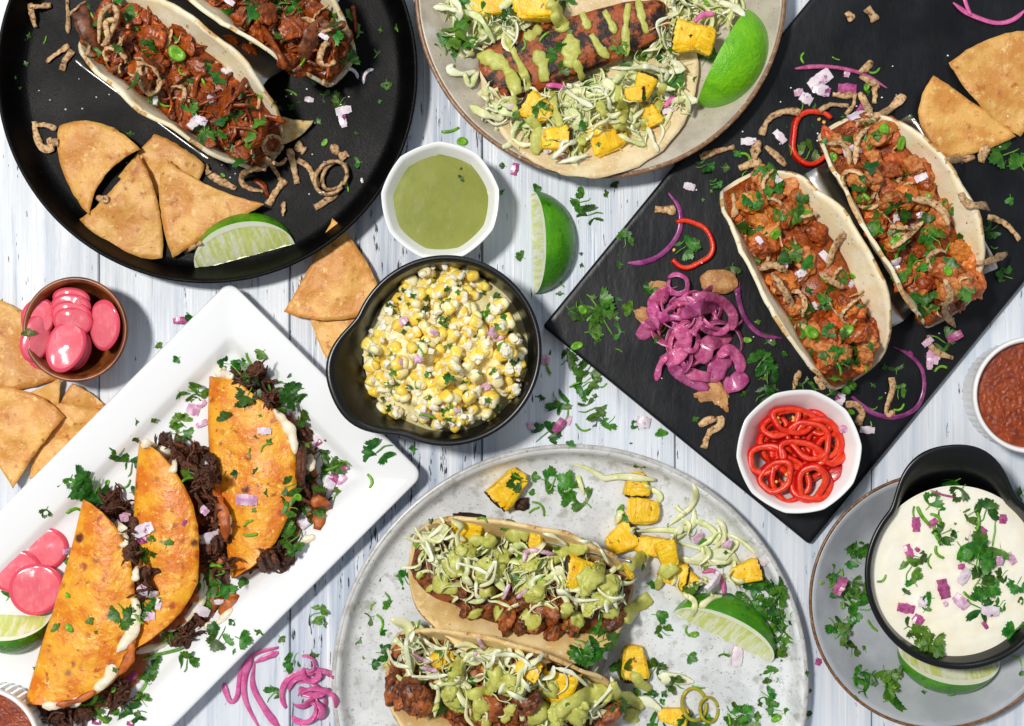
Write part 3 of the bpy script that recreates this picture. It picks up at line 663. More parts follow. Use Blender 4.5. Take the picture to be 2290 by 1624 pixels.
S1 = Taco('chicken taco on the left of the slate board holder, near the pink onions', (1790, 625), 60, 256, 54, 16, 28, 34, 'flour_tortilla', 0, 134, 'red_sauce', 3, 2.3)
S2 = Taco('chicken taco on the right of the slate board holder, near the chips', (2008, 490), 60.5, 248, 55, 15, 27, 34, 'flour_tortilla', 0, 134, 'red_sauce', 4, 2.2)
K1 = Taco('upper slaw taco on the large grey plate', (1166, 1296), 12.5, 250, 56, 42, 25, 18, 'corn_tortilla', 0, 96, 'grilled', 5, 2.2)
K2 = Taco('lower slaw taco on the large grey plate, cut by the bottom edge', (1126, 1548), 16, 262, 58, 40, 22, 18, 'corn_tortilla', 0, 98, 'grilled', 6, 2.2)

# folded birria tacos
def poly(pts, n):
    L = [0]
    for a, b in zip(pts, pts[1:]): L.append(L[-1] + math.hypot(b[0] - a[0], b[1] - a[1]))
    sp = spline([(p[0], p[1], 0) for p in pts], 200); out = []; L = [0]
    for a, b in zip(sp, sp[1:]): L.append(L[-1] + (b - a).length)
    j = 0
    for i in range(n):
        t = L[-1] * i / (n - 1)
        while j < len(sp) - 2 and L[j + 1] < t: j += 1
        f = (t - L[j]) / max(1e-6, L[j + 1] - L[j]); out.append(sp[j].lerp(sp[j + 1], f))
    return out
BIR = []
def birria(label, fold, arc, zf, zo, low, seed):
    n = 40; F = poly(fold, n); O = poly(arc, n); cF = F[n // 2]
    t = thing('folded_taco', label, 'taco', G(cF.x, cF.y, 18) * 1.0)
    def half(zf_, zo_, dx, belly, under, nm, m, th):
        K = 16; top = []; rows = []
        for i in range(n):
            row = []; row2 = []
            for k in range(-2 if not under else 0, K + 1):
                v = k / K
                f, o = F[i], O[i]
                ee = math.sin(math.pi * min(1, max(0, i / (n - 1))))
                x = lerp(f.x, o.x + dx[0] * ee, max(0, v)); y = lerp(f.y, o.y + dx[1] * ee, max(0, v))
                z = lerp(zf_, zo_, max(0, v)) + belly * math.sin(math.pi * max(0, v)) * ee
                if v < 0: z = zf_ - 14 * (-k) ; x -= 2 * (-k) - 3 * (-k > 1)
                p = G(x, y, z); p.z += ee * (4 * nz(p, 60, seed) + 2.0 * nz(p, 20, seed + 2)); 
                if k == K: p += Vector((2.5 * nz(p, 12, seed), 2.5 * nz(p, 12, seed + 1), 0))
                row.append(p); row2.append(p - Vector((0, 0, th)))
            rows.append(row + row2[::-1])
        vs, fs = loft(rows); return solid(nm, vs, fs, m, t)
    half(30, 28, low, 0, True, 'bottom_half', 'birria_under', 6)
    half(zf, zo, (0, 0), 16, False, 'top_half', 'birria_shell', 7)
    BIR.append((t, F, O, zo, low)); return t
birria('orange folded beef taco on the right of the white platter, topped with onion and cilantro', [(470, 842), (467, 960), (478, 1080), (500, 1180), (520, 1294)],
       [(470, 842), (527, 853), (577, 890), (628, 930), (655, 985), (662, 1060), (655, 1120), (622, 1200), (580, 1255), (520, 1294)], 70, 92, (46, 22), 1)
birria('orange folded beef taco in the middle of the three on the white platter', [(313, 988), (303, 1100), (300, 1210), (300, 1330), (300, 1452)],
       [(313, 988), (352, 1010), (395, 1060), (425, 1115), (442, 1180), (444, 1260), (438, 1310), (405, 1368), (350, 1420), (300, 1452)], 82, 100, (64, 40), 2)
birria('orange folded beef taco on the left of the white platter, nearest the radish slices', [(187, 1118), (160, 1230), (128, 1340), (92, 1450), (57, 1574)],
       [(187, 1118), (232, 1150), (272, 1205), (295, 1275), (304, 1370), (302, 1440), (275, 1495), (225, 1548), (140, 1578), (57, 1574)], 92, 108, (30, 36), 3)
# ---------------------------------------------------------------- shared pieces
def leaflet(seed, cut=0.0, K=20):
    """one fan shaped cilantro leaflet, unit length along +x"""
    rnd = random.Random(seed); cur = rnd.uniform(-.9, .8); cup = rnd.uniform(-.9, 1.2); tw = rnd.uniform(-.35, .35); asp = rnd.uniform(.8, 1.1)
    V = []; Fs = []
    def z(x, y): return cur * (x - .3) ** 2 + cup * y * y * .6 + tw * x * y + .07 * noise.noise(Vector((x * 3, y * 3, seed)))
    out = []
    for k in range(K + 1):
        q = lerp(-1, 1, k / K); th = q * 1.35
        lobes = (-.7, 0, .7); d = min(abs(q - l) for l in lobes) / .35
        r = (1.0 if abs(q) < .35 else .90) * (1 - .24 * min(1, d) ** 2) + .055 * (1 if k % 2 else -1) + rnd.uniform(-.035, .035)
        if abs(q) > .95: r *= .8
        out.append((r * math.cos(th), r * math.sin(th) * asp))
    V.append((cut * .3, 0, 0))
    for f in (.5, 1.0):
        for x, y in out:
            x2, y2 = x * f, y * f
            if cut and x2 < cut: x2 = cut + .03 * y2
            V.append((x2, y2, z(x2, y2)))
    n = K + 1
    for k in range(K):
        Fs.append((0, 1 + k, 2 + k)); Fs.append((1 + k, 1 + n + k, 2 + n + k, 2 + k))
    return [Vector(v) for v in V], Fs
def xf(part, Mx): return [Mx @ v for v in part[0]], part[1]
def stemp(pts, r): return tube(spline(pts, 7), r, r, 5, .7)
LEAF, SPRIG, FRAG, STEM, RING, CURL = [], [], [], [], [], []
for i in range(7):
    a = leaflet(i); b = stemp([(-.35, .05, -.02), (-.1, 0, .03), (.1, 0, .03)], .035)
    n0 = len(a[1]); v, f = join(a, b); LEAF.append(Proto('cilantro_leaf', v, f, ('leaf', 'stem'), True, [0] * n0 + [1] * (len(f) - n0)))
for i in range(7):
    rr_ = random.Random(100 + i); ps = []
    for ang, s, o in ((0, 1, .42), (rr_.uniform(55, 85), rr_.uniform(.6, .95), .30), (-rr_.uniform(50, 85), rr_.uniform(.6, .95), .26)):
        Mx = Matrix.Translation((o * math.cos(R(ang)) - .35, o * math.sin(R(ang)), rr_.uniform(0, .10))) @ Euler((rr_.uniform(-.4, .4), rr_.uniform(-.45, .25), R(ang))).to_matrix().to_4x4() @ Matrix.Scale(s * .84, 4)
        ps.append(xf(leaflet(40 + i * 3 + int(s * 9)), Mx))
    n0 = sum(len(p[1]) for p in ps)
    ps.append(stemp([(-1.0 + rr_.uniform(0, .3), rr_.uniform(-.3, .3), 0), (-.6, 0, .05), (-.3, 0, .04), (.05, 0, .05)], .042))
    v, f = join(*ps); SPRIG.append(Proto('cilantro_sprig', v, f, ('leaf', 'stem'), True, [0] * n0 + [1] * (len(f) - n0)))
for i in range(6):
    v, f = leaflet(70 + i, .38 + .08 * (i % 3), 12); v = [Vector(((p.x - .6) * 1.5, p.y * 1.2, p.z * 1.6 + .05)) for p in v]
    FRAG.append(Proto('cilantro_scrap', v, f, 'leaf'))
for i in range(4):
    b = .3 * (i - 1.5)
    v, f = tube(spline([(-1, b * .3, .06), (-.3, -b * .5, .1), (.4, -b * .2, .12), (1, b, .08)], 9), .13 + .03 * i, .10 + .02 * i, 7, .8); STEM.append(Proto('chopped_scallion', v, f, 'scallion'))
for i in range(3):
    e = (.55, .7, .85)[i]
    d, df = lathe([(0, .30), (.45, .34), (.62, .44), (.85, .42), (1, .25), (1, 0)], 14, lambda a, k: 1 + .08 * math.sin(2 * a + i) + .05 * math.sin(3 * a))
    d = [Vector((q.x, q.y * e, q.z * (1 + .3 * q.x))) for q in d]; RING.append(Proto('scallion_slice', d, df, 'scallion'))
def boxy(sub, pw, sx, sy, sz, amp=.1, seed=0, taper=0.):
    v, f = ico(sub); out = []
    for p in v:
        q = Vector([math.copysign(abs(c) ** pw, c) for c in p]); t = 1 + taper * q.x
        d = 1 + amp * noise.fractal(p * 1.6 + Vector((seed * 3.3, seed, 0)), 1, 2, 3)
        out.append(Vector((q.x * sx * d, q.y * sy * t * d, q.z * sz * t * d)))
    return out, f
ONION = []
for i in range(6):
    rr_ = random.Random(i); n = 8; rows = []
    L_ = rr_.uniform(.8, 1.3); W_ = rr_.uniform(.5, .85); cv = rr_.uniform(.15, .5)
    for k in range(n + 1):
        x = lerp(-L_, L_, k / n); w_ = W_ * (1 - .25 * rr_.random()) * (1 - .35 * abs(k / n - .5)); z = -cv * (x / L_) ** 2 * .6
        rows.append([(x + .1 * rr_.uniform(-1, 1), -w_, z), (x, w_, z), (x, w_, z + .34), (x, w_ * .2, z + .42), (x, -w_, z + .34)])
    v, f = loft(rows); fm = [1 if all(v[j].y > W_ * .42 for j in q) and i not in (3, 5) else 0 for q in f]
    ONION.append(Proto('onion_dice', v, f, ('raw_onion', 'onion_skin'), False, fm))
MAUVE = [Proto('onion_dice', [q / p.nom for q in p.v], p.f, ('onion_mauve', 'onion_skin'), False, p.fm) for p in ONION[:4]]
PURP = [Proto('onion_dice', [q / p.nom for q in p.v], p.f, 'onion_skin', False) for p in ONION[:3]]
PINE = []
for i in range(5):
    v, f = boxy(4, .40, 1, .78, .6, .12, i, (.22, -.2, .3, .12, .25)[i])
    lo_ = boxy(2, .40, 1, .78, .6, .12, i, (.22, -.2, .3, .12, .25)[i]); v = [p * (1 + .07 * noise.noise(Vector((p.x * 1.5, p.y * 9, p.z * 9 + i))) + .05 * noise.noise(p * 7)) for p in v]
    fm = [1 if (sum(v[j].x for j in q) / 3 > .80 + .12 * noise.noise(v[q[0]] * 4)) and i != 1 else 0 for q in f]
    PINE.append(Proto('pineapple_chunk', v, f, ('pineapple', 'char'), True, fm)); PINE[-1].rv, PINE[-1].rf = [p * 36 for p in lo_[0]], lo_[1]
CHUNK = []
for i in range(8):
    d_ = (U(.6, .85), U(.5, .7)); lo_ = blob(1, *d_, .42, .75, 2, i + 3, .22); v, f = blob(1, *d_, .42, .75, 4, i + 3, .22)
    v = [p * (1 + .10 * noise.fractal(p * 3.2, 1, 2, 3) - .13 * abs(noise.noise(Vector((p.x * 1.5, p.y * 5, p.z * 5))))) for p in v]
    pr = Proto('meat_chunk', v, f, 'chicken'); pr.rv, pr.rf = [p * pr.nom for p in lo_[0]], lo_[1]; CHUNK.append(pr)
BLOT = []
for i in range(6):
    d_ = (U(.6, .95), .30); lo_ = blob(1, *d_, .5, .6, 2, i + 20, .1); v, f = blob(1, *d_, .5, .6, 4, i + 20, .1)
    v = [p * (1 + .07 * noise.fractal(p * 4, 1, 2, 3)) for p in v]
    pr = Proto('sauce_blot', v, f, 'red_sauce'); pr.rv, pr.rf = [p * pr.nom for p in lo_[0]], lo_[1]; BLOT.append(pr)
MUSH = []
for i in range(5):
    n = 16; rows = []
    for k in range(n + 1):
        a = lerp(-1.3, 1.3, k / n); w_ = .42 * (1 - (abs(k / n - .5) * 1.7) ** 3); c = Vector((math.sin(a) * .9, math.cos(a) * .55 - .3, .25 * math.cos(a * 1.3)))
        row = []
        for j in range(12):
            q = 2 * math.pi * j / 12; o = Vector((math.sin(a) * math.cos(q) * w_, math.cos(a) * math.cos(q) * w_, math.sin(q) * w_ * .28)); row.append(c + o * (1 + .5 * noise.noise((c + o) * 2.5 + Vector((i * 5, 0, 0))) + .25 * noise.noise((c + o) * 7)))
        rows.append(row)
    v, f = loft(rows); MUSH.append(Proto('mushroom_slice', v, f, 'mushroom'))
FRIED = []
for i in range(7):
    rr_ = random.Random(i + 5)
    if i < 5:
        p = spline([(-1, rr_.uniform(-.3, .3), .1), (-.4, rr_.uniform(-.3, .3), rr_.uniform(.1, .45)), (.3, rr_.uniform(-.3, .3), rr_.uniform(.1, .45)), (1, rr_.uniform(-.4, .4), .1)], 16)
        v, f = tube(p, .155, .065, 8, .85, .12, .12, lambda q: q * rr_.uniform(.2, .25) * 5, i)
    else:
        p = [Vector((.85 * math.cos(a), (.55 + .2 * (i - 5)) * math.sin(a), .2 + .16 * math.sin(2 * a + i))) for a in [4.4 * k / 22 for k in range(23)]]
        v, f = tube(p, .10, .20, 8, .8, .12, .14, lambda q: 1.2 * math.sin(q * 4), i)
    FRIED.append(Proto('fried_onion', v, f, 'fried_onion'))
SLAW = []
for i in range(10):
    rr_ = random.Random(i + 50); b = rr_.uniform(-.7, .7); c_ = rr_.uniform(-.5, .5)
    p = spline([(-1, b * .5, .02), (-.5, -b * .3, rr_.uniform(.05, .3)), (.1, c_ * .4, rr_.uniform(.1, .35)), (.6, b * .2, rr_.uniform(.02, .25)), (1, c_, .03)], 18)
    wd = rr_.uniform(.06, .11) if i < 7 else rr_.uniform(.16, .26)
    v, f = tube(p, lambda q: wd * (1 + .35 * math.sin(q * 5 + i)), .017, 6, .4, .012, .2, lambda q: rr_.uniform(.95, 1) * (b * 1.6 * q * 2), i)
    SLAW.append(Proto('cabbage_shred', v, f, 'slaw'))
SHRED = []
for i in range(7):
    rr_ = random.Random(i + 80)
    p = spline([(-1, rr_.uniform(-.3, .3), .05), (-.3, rr_.uniform(-.25, .25), rr_.uniform(.1, .3)), (.4, rr_.uniform(-.25, .25), rr_.uniform(.05, .3)), (1, rr_.uniform(-.4, .4), .05)], 14)
    v, f = tube(p, .09 + .05 * (i % 3), .07 + .03 * (i % 2), 6, .3, .06, .12, 0, i); SHRED.append(Proto('beef_shred', v, f, 'shredded_beef'))
KERN = []
for i in range(5):
    v, f = boxy(2, .66, 1, .82, .62, .10, i, .26); cut_ = (-.2, .25, .0, .5, -.4)[i]; fm = [1 if sum(v[j].x for j in q) / 3 < cut_ else 0 for q in f]
    KERN.append(Proto('corn_kernel', v, f, ('corn', 'corn_pale'), True, fm))
CRUMB = []
for i in range(5):
    v, f = boxy(1, .7, 1, .75, .55, .3, i); CRUMB.append(Proto('cheese_crumb', v, f, 'cheese', False))
def pick(a): return a[random.randrange(len(a))]

# ---------------------------------------------------------------- loose pieces that get their labels from what lies next to them
LOOSE = []                            # object, noun, category, surface, photo position
def loose(o, noun, cat, surf, xy): LOOSE.append((o, noun, cat, surf, xy)); return o
def leafy(kind, xy, size, surf, parent=None, rz=None, lift=1.0):
    pr, nm, noun = {'s': (pick(SPRIG), 'cilantro_sprig', 'green cilantro sprig'), 'l': (pick(LEAF), 'cilantro_leaf', 'flat cilantro leaf'), 'f': (pick(FRAG), 'cilantro_scrap', 'small chopped cilantro scrap'),
                    't': (pick(STEM), 'chopped_scallion', 'cut green stem'), 'r': (pick(RING), 'scallion_slice', 'bright green scallion slice'),
                    'o': (pick(ONION), 'onion_dice', 'pale diced onion'), 'p': (pick(PURP), 'onion_dice', 'dark purple onion scrap'), 'm': (pick(MAUVE), 'onion_dice', 'mauve onion scrap')}[kind]
    sz = size * {'s': .82, 'l': .80, 'f': .74, 't': .60, 'r': .46, 'o': .46, 'p': .36, 'm': .42}[kind]
    o = drop(pr, nm, xy[0], xy[1], rz, sz, parent, None, lift, .7, .22 if kind in 'slf' else .1)
    if not parent: loose(o, noun, 'onion' if kind in 'opm' else ('scallion' if kind in 'rt' else 'cilantro'), surf, xy)
    return o
def drape(ptsD, n, lift=3.0, win=2):
    sp = spline([(p[0], p[1], 0) for p in ptsD], n); pts = [hit(p.x, p.y)[0] for p in sp]
    zs = [p.z for p in pts]; z2 = [max(zs[max(0, i - win):i + win + 1]) for i in range(n)]
    z3 = [sum(z2[max(0, i - win):i + win + 1]) / len(z2[max(0, i - win):i + win + 1]) for i in range(n)]
    return [G(sp[i].x, sp[i].y, z3[i] + lift) for i in range(n)]
def strip(name, ptsD, rw, rt, m, parent=None, lift=None, n=None, ns=7, taper=.4, rough=0., rsize=8, roll=0., hump=0., win=2, edge=None):
    L_ = sum(math.hypot(b[0] - a[0], b[1] - a[1]) for a, b in zip(ptsD, ptsD[1:])); n = n or max(8, min(44, int(L_ / 6)))
    h = rt if not callable(rt) else 3
    p = drape(ptsD, n, h + 1 if lift is None else lift, win)
    for i, q in enumerate(p): q.z += hump * math.sin(math.pi * i / (n - 1))
    vs, fs = tube(p, rw, rt, ns, taper, rough, rsize, roll, random.random() * 50)
    fm = [1 if len(q) == 4 and (i % ns) in (ns - 1, ns // 2 - 1) else 0 for i, q in enumerate(fs)] if edge else None
    c = p[n // 2]; o = solid(name, vs, fs, (m, edge) if edge else m, parent, None if parent else c, fm=fm)
    return o
def wob(w_, a=.3, f=9):
    ph = U(0, 6); return lambda q: w_ * (1 + a * math.sin(q * f + ph) + a * .5 * math.sin(q * f * 2.3 + ph))
def sauce(ptsD, w_, parent, m='green_sauce', h=None):
    return strip('sauce_drizzle', ptsD, wob(w_, .24), (h or min(6.5, w_ * .42)), m, parent, lift=1.5, ns=12, taper=.55, rough=w_ * .34, rsize=w_ * .6, win=1)
# ---------------------------------------------------------------- fillings of the folded tacos in the holders
def fill(T, n, pr, nm, size, qr=(-.9, .9), cr=(-.95, .95), m=None, k=.5, tilt=.5, lift=0, sq=1.0):
    for _ in range(n):
        q, c = U(*qr), U(*cr); x, y = T.D(q, c); s = U(*size)
        drop(pick(pr), nm, x, y, None, (s, s, s * sq), T.t, m, lift, k, tilt)
def greens(T, n, qr=(-.9, .9), cr=(-.95, .95), size=(20, 36), kinds='sslllfffrt', surf=''):
    for _ in range(n):
        q, c = U(*qr), U(*cr); leafy(pick(kinds), T.D(q, c), U(*size), '', T.t, lift=2)
for T_ in (P1, P2):
    fill(T_, 13, MUSH, 'mushroom_slice', (24, 40), lift=4)
    fill(T_, 30, SHRED, 'charred_strip', (24, 40), m='red_sauce', lift=4, cr=(-.8, .9))
    fill(T_, 16, SHRED, 'charred_strip', (24, 38), m='grilled', lift=4, cr=(-.8, .9))
    fill(T_, 34, BLOT, 'sauce_blot', (16, 34), lift=2, cr=(-.8, .9))
    fill(T_, 8, CHUNK, 'mushroom_piece', (12, 22), m='mushroom', lift=3); fill(T_, 16, SHRED, 'charred_strip', (26, 44), m='red_sauce', lift=5, cr=(-.8, .9))
    fill(T_, 18, FRIED, 'fried_onion', (18, 36), lift=3, k=.3)
    fill(T_, 10, FRIED, 'fried_onion', (18, 34), lift=3, m='red_sauce', k=.3)
    greens(T_, 48, size=(20, 42)); fill(T_, 7, ONION, 'onion_dice', (9, 14), lift=2)
for x, y, s in ((210, 60, 26), (222, 138, 18), (545, 335, 22), (575, 320, 16), (590, 290, 15), (470, 320, 10), (400, 75, 24), (415, 110, 26), (440, 150, 20), (465, 195, 18)):
    drop(pick(BLOT), 'sauce_blot', x, y, None, (s, s, s * .6), P1.t, None, 1, 1)
for x, y, s in ((700, 30, 30), (655, 60, 26), (600, 30, 24), (580, 70, 20), (640, 140, 20), (520, 90, 18), (560, 110, 16), (672, 160, 14)):
    drop(pick(BLOT), 'sauce_blot', x, y, None, (s, s, s * .7), P2.t, None, 1, 1)
o = drop(MUSH[2], 'mushroom_slice', 700, 92, 1.2, 46, P2.t, None, 3, .5); o = drop(MUSH[0], 'mushroom_slice', 205, 60, 1.9, 44, P1.t, None, 3, .4)
strip('fried_onion', [Q('A', 545, 240), Q('A', 560, 90), Q('A', 620, 40), Q('A', 650, 100), Q('A', 590, 230), Q('A', 560, 250)], 6, 5, 'fried_onion', P1.t, rough=2, rsize=7, hump=12, lift=8)
strip('fried_onion', [Q('A', 600, 230), Q('A', 590, 130), Q('A', 640, 110)], 6, 4, 'fried_onion', P1.t, rough=2, rsize=7, hump=10, lift=8)
strip('fried_onion', [(585, 55), (615, 105), (640, 150), (660, 168)], 7, 5, 'red_sauce', P2.t, rough=2, rsize=7, hump=8)
for T_, k0 in ((S1, 0), (S2, 1)):
    fill(T_, 44, CHUNK, 'chicken_chunk', (18, 36), cr=(-.8, .95), lift=3, tilt=.6)
    fill(T_, 26, BLOT, 'sauce_blot', (10, 26), lift=2)
    fill(T_, 13, CHUNK, 'chicken_chunk', (20, 34), cr=(-.7, .85), m='chicken_pale', lift=5)
    fill(T_, 16, FRIED, 'fried_onion', (16, 32), lift=3, k=.3)
    greens(T_, 54, size=(20, 40)); fill(T_, 9, ONION, 'onion_dice', (9, 15), lift=2)
for (T_, pts) in ((S1, [('H', 195, 480), ('H', 210, 540), ('H', 195, 610)]), (S1, [('H', 790, 690), ('H', 730, 760), ('H', 690, 880)]), (S1, [('H', 650, 900), ('H', 720, 950), ('H', 780, 980)]), (S1, [('H', 330, 880), ('H', 400, 860), ('H', 480, 890)]),
                  (S1, [('H', 400, 900), ('H', 470, 1010), ('H', 510, 1080)]), (S2, [('H', 690, 220), ('H', 760, 215), ('H', 800, 260), ('H', 810, 330)]), (S2, [('H', 1140, 510), ('H', 1240, 530), ('H', 1310, 590), ('H', 1330, 650)]), (S2, [('H', 1030, 770), ('H', 1110, 710), ('H', 1200, 630)]),
                  (S2, [('H', 1310, 930), ('H', 1340, 1020), ('H', 1310, 1100), ('H', 1370, 1190)]), (S2, [('H', 840, 330), ('H', 850, 200), ('H', 910, 130)])):
    strip('fried_onion', [Q(*p) for p in pts], U(6.5, 9), 2.4, 'fried_onion', T_.t, rough=3, rsize=6, hump=5, roll=U(-.6, .6))
# slaw tacos
def slawfill(T_, nsl):
    fill(T_, 24, CHUNK, 'grilled_chunk', (22, 40), cr=(-.9, -.05), qr=(-.88, .84), m='grilled', lift=3)
    fill(T_, 26, CHUNK, 'grilled_chunk', (16, 30), m='grilled', lift=2)
    fill(T_, nsl, SLAW, 'cabbage_shred', (26, 56), qr=(-.9, .82), cr=(-.15, 1.0), lift=3, k=.35, tilt=.5)
    fill(T_, nsl // 3, SLAW[7:], 'cabbage_shred', (24, 40), qr=(-.92, .86), cr=(-.1, 1.0), m='slaw_white', lift=4, k=.35, tilt=.6)
def kp(T_, f, x, y, s, i, rz, asp=1.0): drop(PINE[i], 'pineapple_chunk', *Q(f, x, y), rz, (s, s * asp, s * .8), T_, None, s * .25, .3)
slawfill(K1, 116); fill(K1, 22, SLAW, 'cabbage_shred', (24, 46), qr=(-.8, .75), cr=(-.6, 0), lift=4, k=.35, tilt=.5)
for x, y, s, i, rz, a in ((805, 500, 36, 0, 1.5, 1.1), (1190, 550, 26, 1, 1.5, .7), (1440, 740, 34, 2, 3.0, 1.1)): kp(K1.t, 'K', x, y, s, i, rz, a)
fill(K1, 15, BLOT, 'sauce_blot', (15, 30), qr=(-.6, .8), cr=(-.35, .6), m='green_sauce', lift=4); fill(K1, 14, SLAW, 'cabbage_shred', (24, 44), qr=(-.8, .8), cr=(-.2, .9), lift=3, k=.3)
for pts, w_ in (([(800, 570), (870, 560), (930, 590)], 11), ([(900, 540), (950, 590)], 14), ([(1030, 560), (1090, 520), (1150, 530)], 15), ([(1000, 610), (1010, 690)], 15), ([(1220, 730), (1310, 660), (1420, 600), (1490, 600)], 15), ([(1480, 850), (1530, 770), (1570, 690)], 15),
                ([(620, 760), (670, 830), (745, 835)], 15), ([(870, 870), (920, 860), (960, 840)], 9), ([(1190, 880), (1235, 790)], 11), ([(830, 960), (850, 1000)], 14), ([(960, 970), (990, 990)], 12), ([(1120, 970), (1165, 1000), (1210, 990)], 22), ([(1390, 1010), (1450, 1000)], 20), ([(1355, 1000), (1385, 920)], 11), ([(1560, 980), (1670, 960)], 13), ([(525, 760), (540, 765)], 8), ([(580, 820), (600, 845)], 11), ([(740, 600), (790, 640)], 9), ([(1670, 700), (1690, 720)], 9)):
    sauce([Q('K', *p) for p in pts], w_ * 1.12, K1.t)
for x, y, s, k_ in ((600, 450, 14, 'f'), (705, 620, 12, 'f'), (930, 685, 14, 'f'), (1050, 440, 16, 'l'), (1010, 490, 16, 'f'), (1290, 600, 26, 'l'), (1100, 655, 22, 'r'), (1570, 710, 14, 'f'), (1660, 860, 22, 'f'), (1100, 780, 24, 'l'), (550, 650, 14, 't'), (890, 440, 20, 't'), (1210, 690, 16, 'f'), (1350, 1040, 24, 'l'), (1215, 785, 12, 'r'), (820, 720, 12, 'f')):
    leafy(k_, Q('K', x, y), s, '', K1.t)
for pts in ([(1120, 690), (1150, 620), (1300, 640)], [(1000, 900), (1040, 810)], [(1080, 890), (1150, 840)]):
    strip('onion_strip', [Q('K', *p) for p in pts], 5, 2, 'onion_mauve', K1.t)
for pts in ([(900, 790), (960, 680), (940, 790), (850, 830)], [(640, 420), (660, 470), (560, 560)], [(1230, 520), (1300, 540), (1370, 590)], [(1430, 560), (1540, 590), (1610, 700)], [(560, 560), (600, 660), (570, 680)], [(740, 690), (850, 720), (930, 760)], [(1340, 840), (1420, 900), (1560, 900)], [(850, 790), (850, 870), (880, 890)]):
    strip('cabbage_shred', [Q('K', *p) for p in pts], wob(4), 1.1, 'slaw_white', K1.t, hump=6)
slawfill(K2, 124); fill(K2, 22, SLAW, 'cabbage_shred', (24, 46), qr=(-.8, .7), cr=(-.6, 0), lift=4, k=.35, tilt=.5)
for x, y, s, i, rz, a in ((660, 1235, 24, 1, .5, 1), (950, 1285, 24, 3, .2, .9), (1150, 1300, 27, 0, -.4, .9), (1330, 1385, 40, 4, 1.4, 1.1), (1090, 1380, 20, 1, 1, 1)): kp(K2.t, 'K', x, y, s, i, rz, a)
fill(K2, 16, BLOT, 'sauce_blot', (15, 32), qr=(-.5, .85), cr=(-.6, .6), m='green_sauce', lift=4); fill(K2, 14, SLAW, 'cabbage_shred', (24, 44), qr=(-.9, .5), cr=(-.1, .9), lift=3, k=.3)
for pts, w_ in (([(690, 1340), (740, 1290), (765, 1230)], 13), ([(670, 1420), (740, 1430)], 14), ([(930, 1360), (1000, 1340)], 21), ([(780, 1450), (900, 1440), (870, 1520), (830, 1590)], 15), ([(1220, 1460), (1300, 1390)], 17), ([(1300, 1550), (1400, 1490), (1560, 1430), (1600, 1490)], 17), ([(460, 1420), (500, 1450), (550, 1460)], 14), ([(590, 1490), (610, 1540)], 12), ([(1000, 1600), (1070, 1500)], 10), ([(1150, 1610), (1220, 1540), (1250, 1480)], 14), ([(1400, 1610), (1450, 1530)], 16), ([(880, 1610), (930, 1615)], 13), ([(330, 1290), (345, 1270)], 8), ([(1080, 1370), (1000, 1360)], 12)):
    sauce([Q('K', *p) for p in pts], w_ * 1.12, K2.t)
for x, y, s, k_ in ((650, 1190, 22, 's'), (820, 1190, 22, 'l'), (690, 1300, 16, 'f'), (840, 1350, 22, 'l'), (520, 1050, 22, 't'), (900, 1330, 20, 'l'), (640, 1560, 40, 'l'), (740, 1530, 24, 'l'), (530, 1300, 12, 'f'), (1370, 1490, 14, 'f'), (1500, 1560, 14, 'f'), (1600, 1530, 18, 'f'), (510, 1160, 12, 'f'), (1010, 1440, 16, 'l')):
    leafy(k_, Q('K', x, y), s, '', K2.t)
for pts in ([(480, 1210), (530, 1240), (590, 1260)], [(530, 1290), (630, 1310)], [(860, 1120), (890, 1180)], [(840, 1200), (850, 1220)]):
    strip('onion_strip', [Q('K', *p) for p in pts], 5, 2, 'onion_mauve', K2.t)
for pts in ([(500, 1050), (450, 1150), (480, 1320), (520, 1390)], [(340, 1180), (380, 1260), (480, 1290)], [(520, 1100), (610, 1170), (710, 1180)], [(930, 1210), (1080, 1220), (1170, 1290)], [(1020, 1420), (1100, 1460), (1200, 1480)], [(1110, 1350), (1160, 1430)], [(1240, 1200), (1170, 1280)], [(480, 1340), (600, 1340), (690, 1330)], [(580, 1380), (640, 1410)], [(1500, 1540), (1620, 1400), (1620, 1340)], [(1300, 1290), (1400, 1320), (1490, 1400)]):
    strip('cabbage_shred', [Q('K', *p) for p in pts], wob(4.5), 1.2, 'slaw_white', K2.t, hump=6)
for x, y, s in ((400, 1380, 40), (520, 1490, 34), (470, 1430, 30), (1630, 1540, 30), (960, 1500, 36), (1150, 1500, 30)):
    drop(pick(CHUNK), 'grilled_chunk', *Q('K', x, y), None, s, K2.t, 'grilled', 5, .4)

# ---------------------------------------------------------------- open taco on the cream plate
tc = G(1318, 155, 40)
ot = thing('open_taco', 'open corn tortilla with a charred fillet, slaw, pineapple and green sauce drizzle', 'taco', (tc.x, tc.y, 20))
vs = []; nr, na = 22, 120; top = []
def tz(p):
    d = math.hypot(p.x - creamC.x, p.y - creamC.y); return 20 + 82 * max(0, min(1.1, (d - 225) / 172)) ** 1.25
for i in range(nr + 1):
    for k in range(na):
        a = 2 * math.pi * k / na; r = 243 * i / nr
        d = (1318 + r * math.cos(a), 155 + r * math.sin(a)); p = G(d[0], d[1], 40); p = G(d[0], d[1], tz(p)); e = (i / nr) ** 3
        p.z += e * 5 * nz(p, 60, 2) + 1.0 * nz(p, 16, 3) + 6
        if i == nr: p += Vector((nz(p, 20, 1), nz(p, 20, 5), 0)) * 4
        top.append(p)
n0 = len(top); vs = top + [p - Vector((0, 0, 6)) for p in top]; fs = []
for i in range(nr):
    for k in range(na):
        k2 = (k + 1) % na; q = (i * na + k, i * na + k2, (i + 1) * na + k2, (i + 1) * na + k); fs.append(q); fs.append(tuple(x + n0 for x in reversed(q)))
for k in range(na): fs.append((nr * na + k, nr * na + (k + 1) % na, nr * na + (k + 1) % na + n0, nr * na + k + n0))
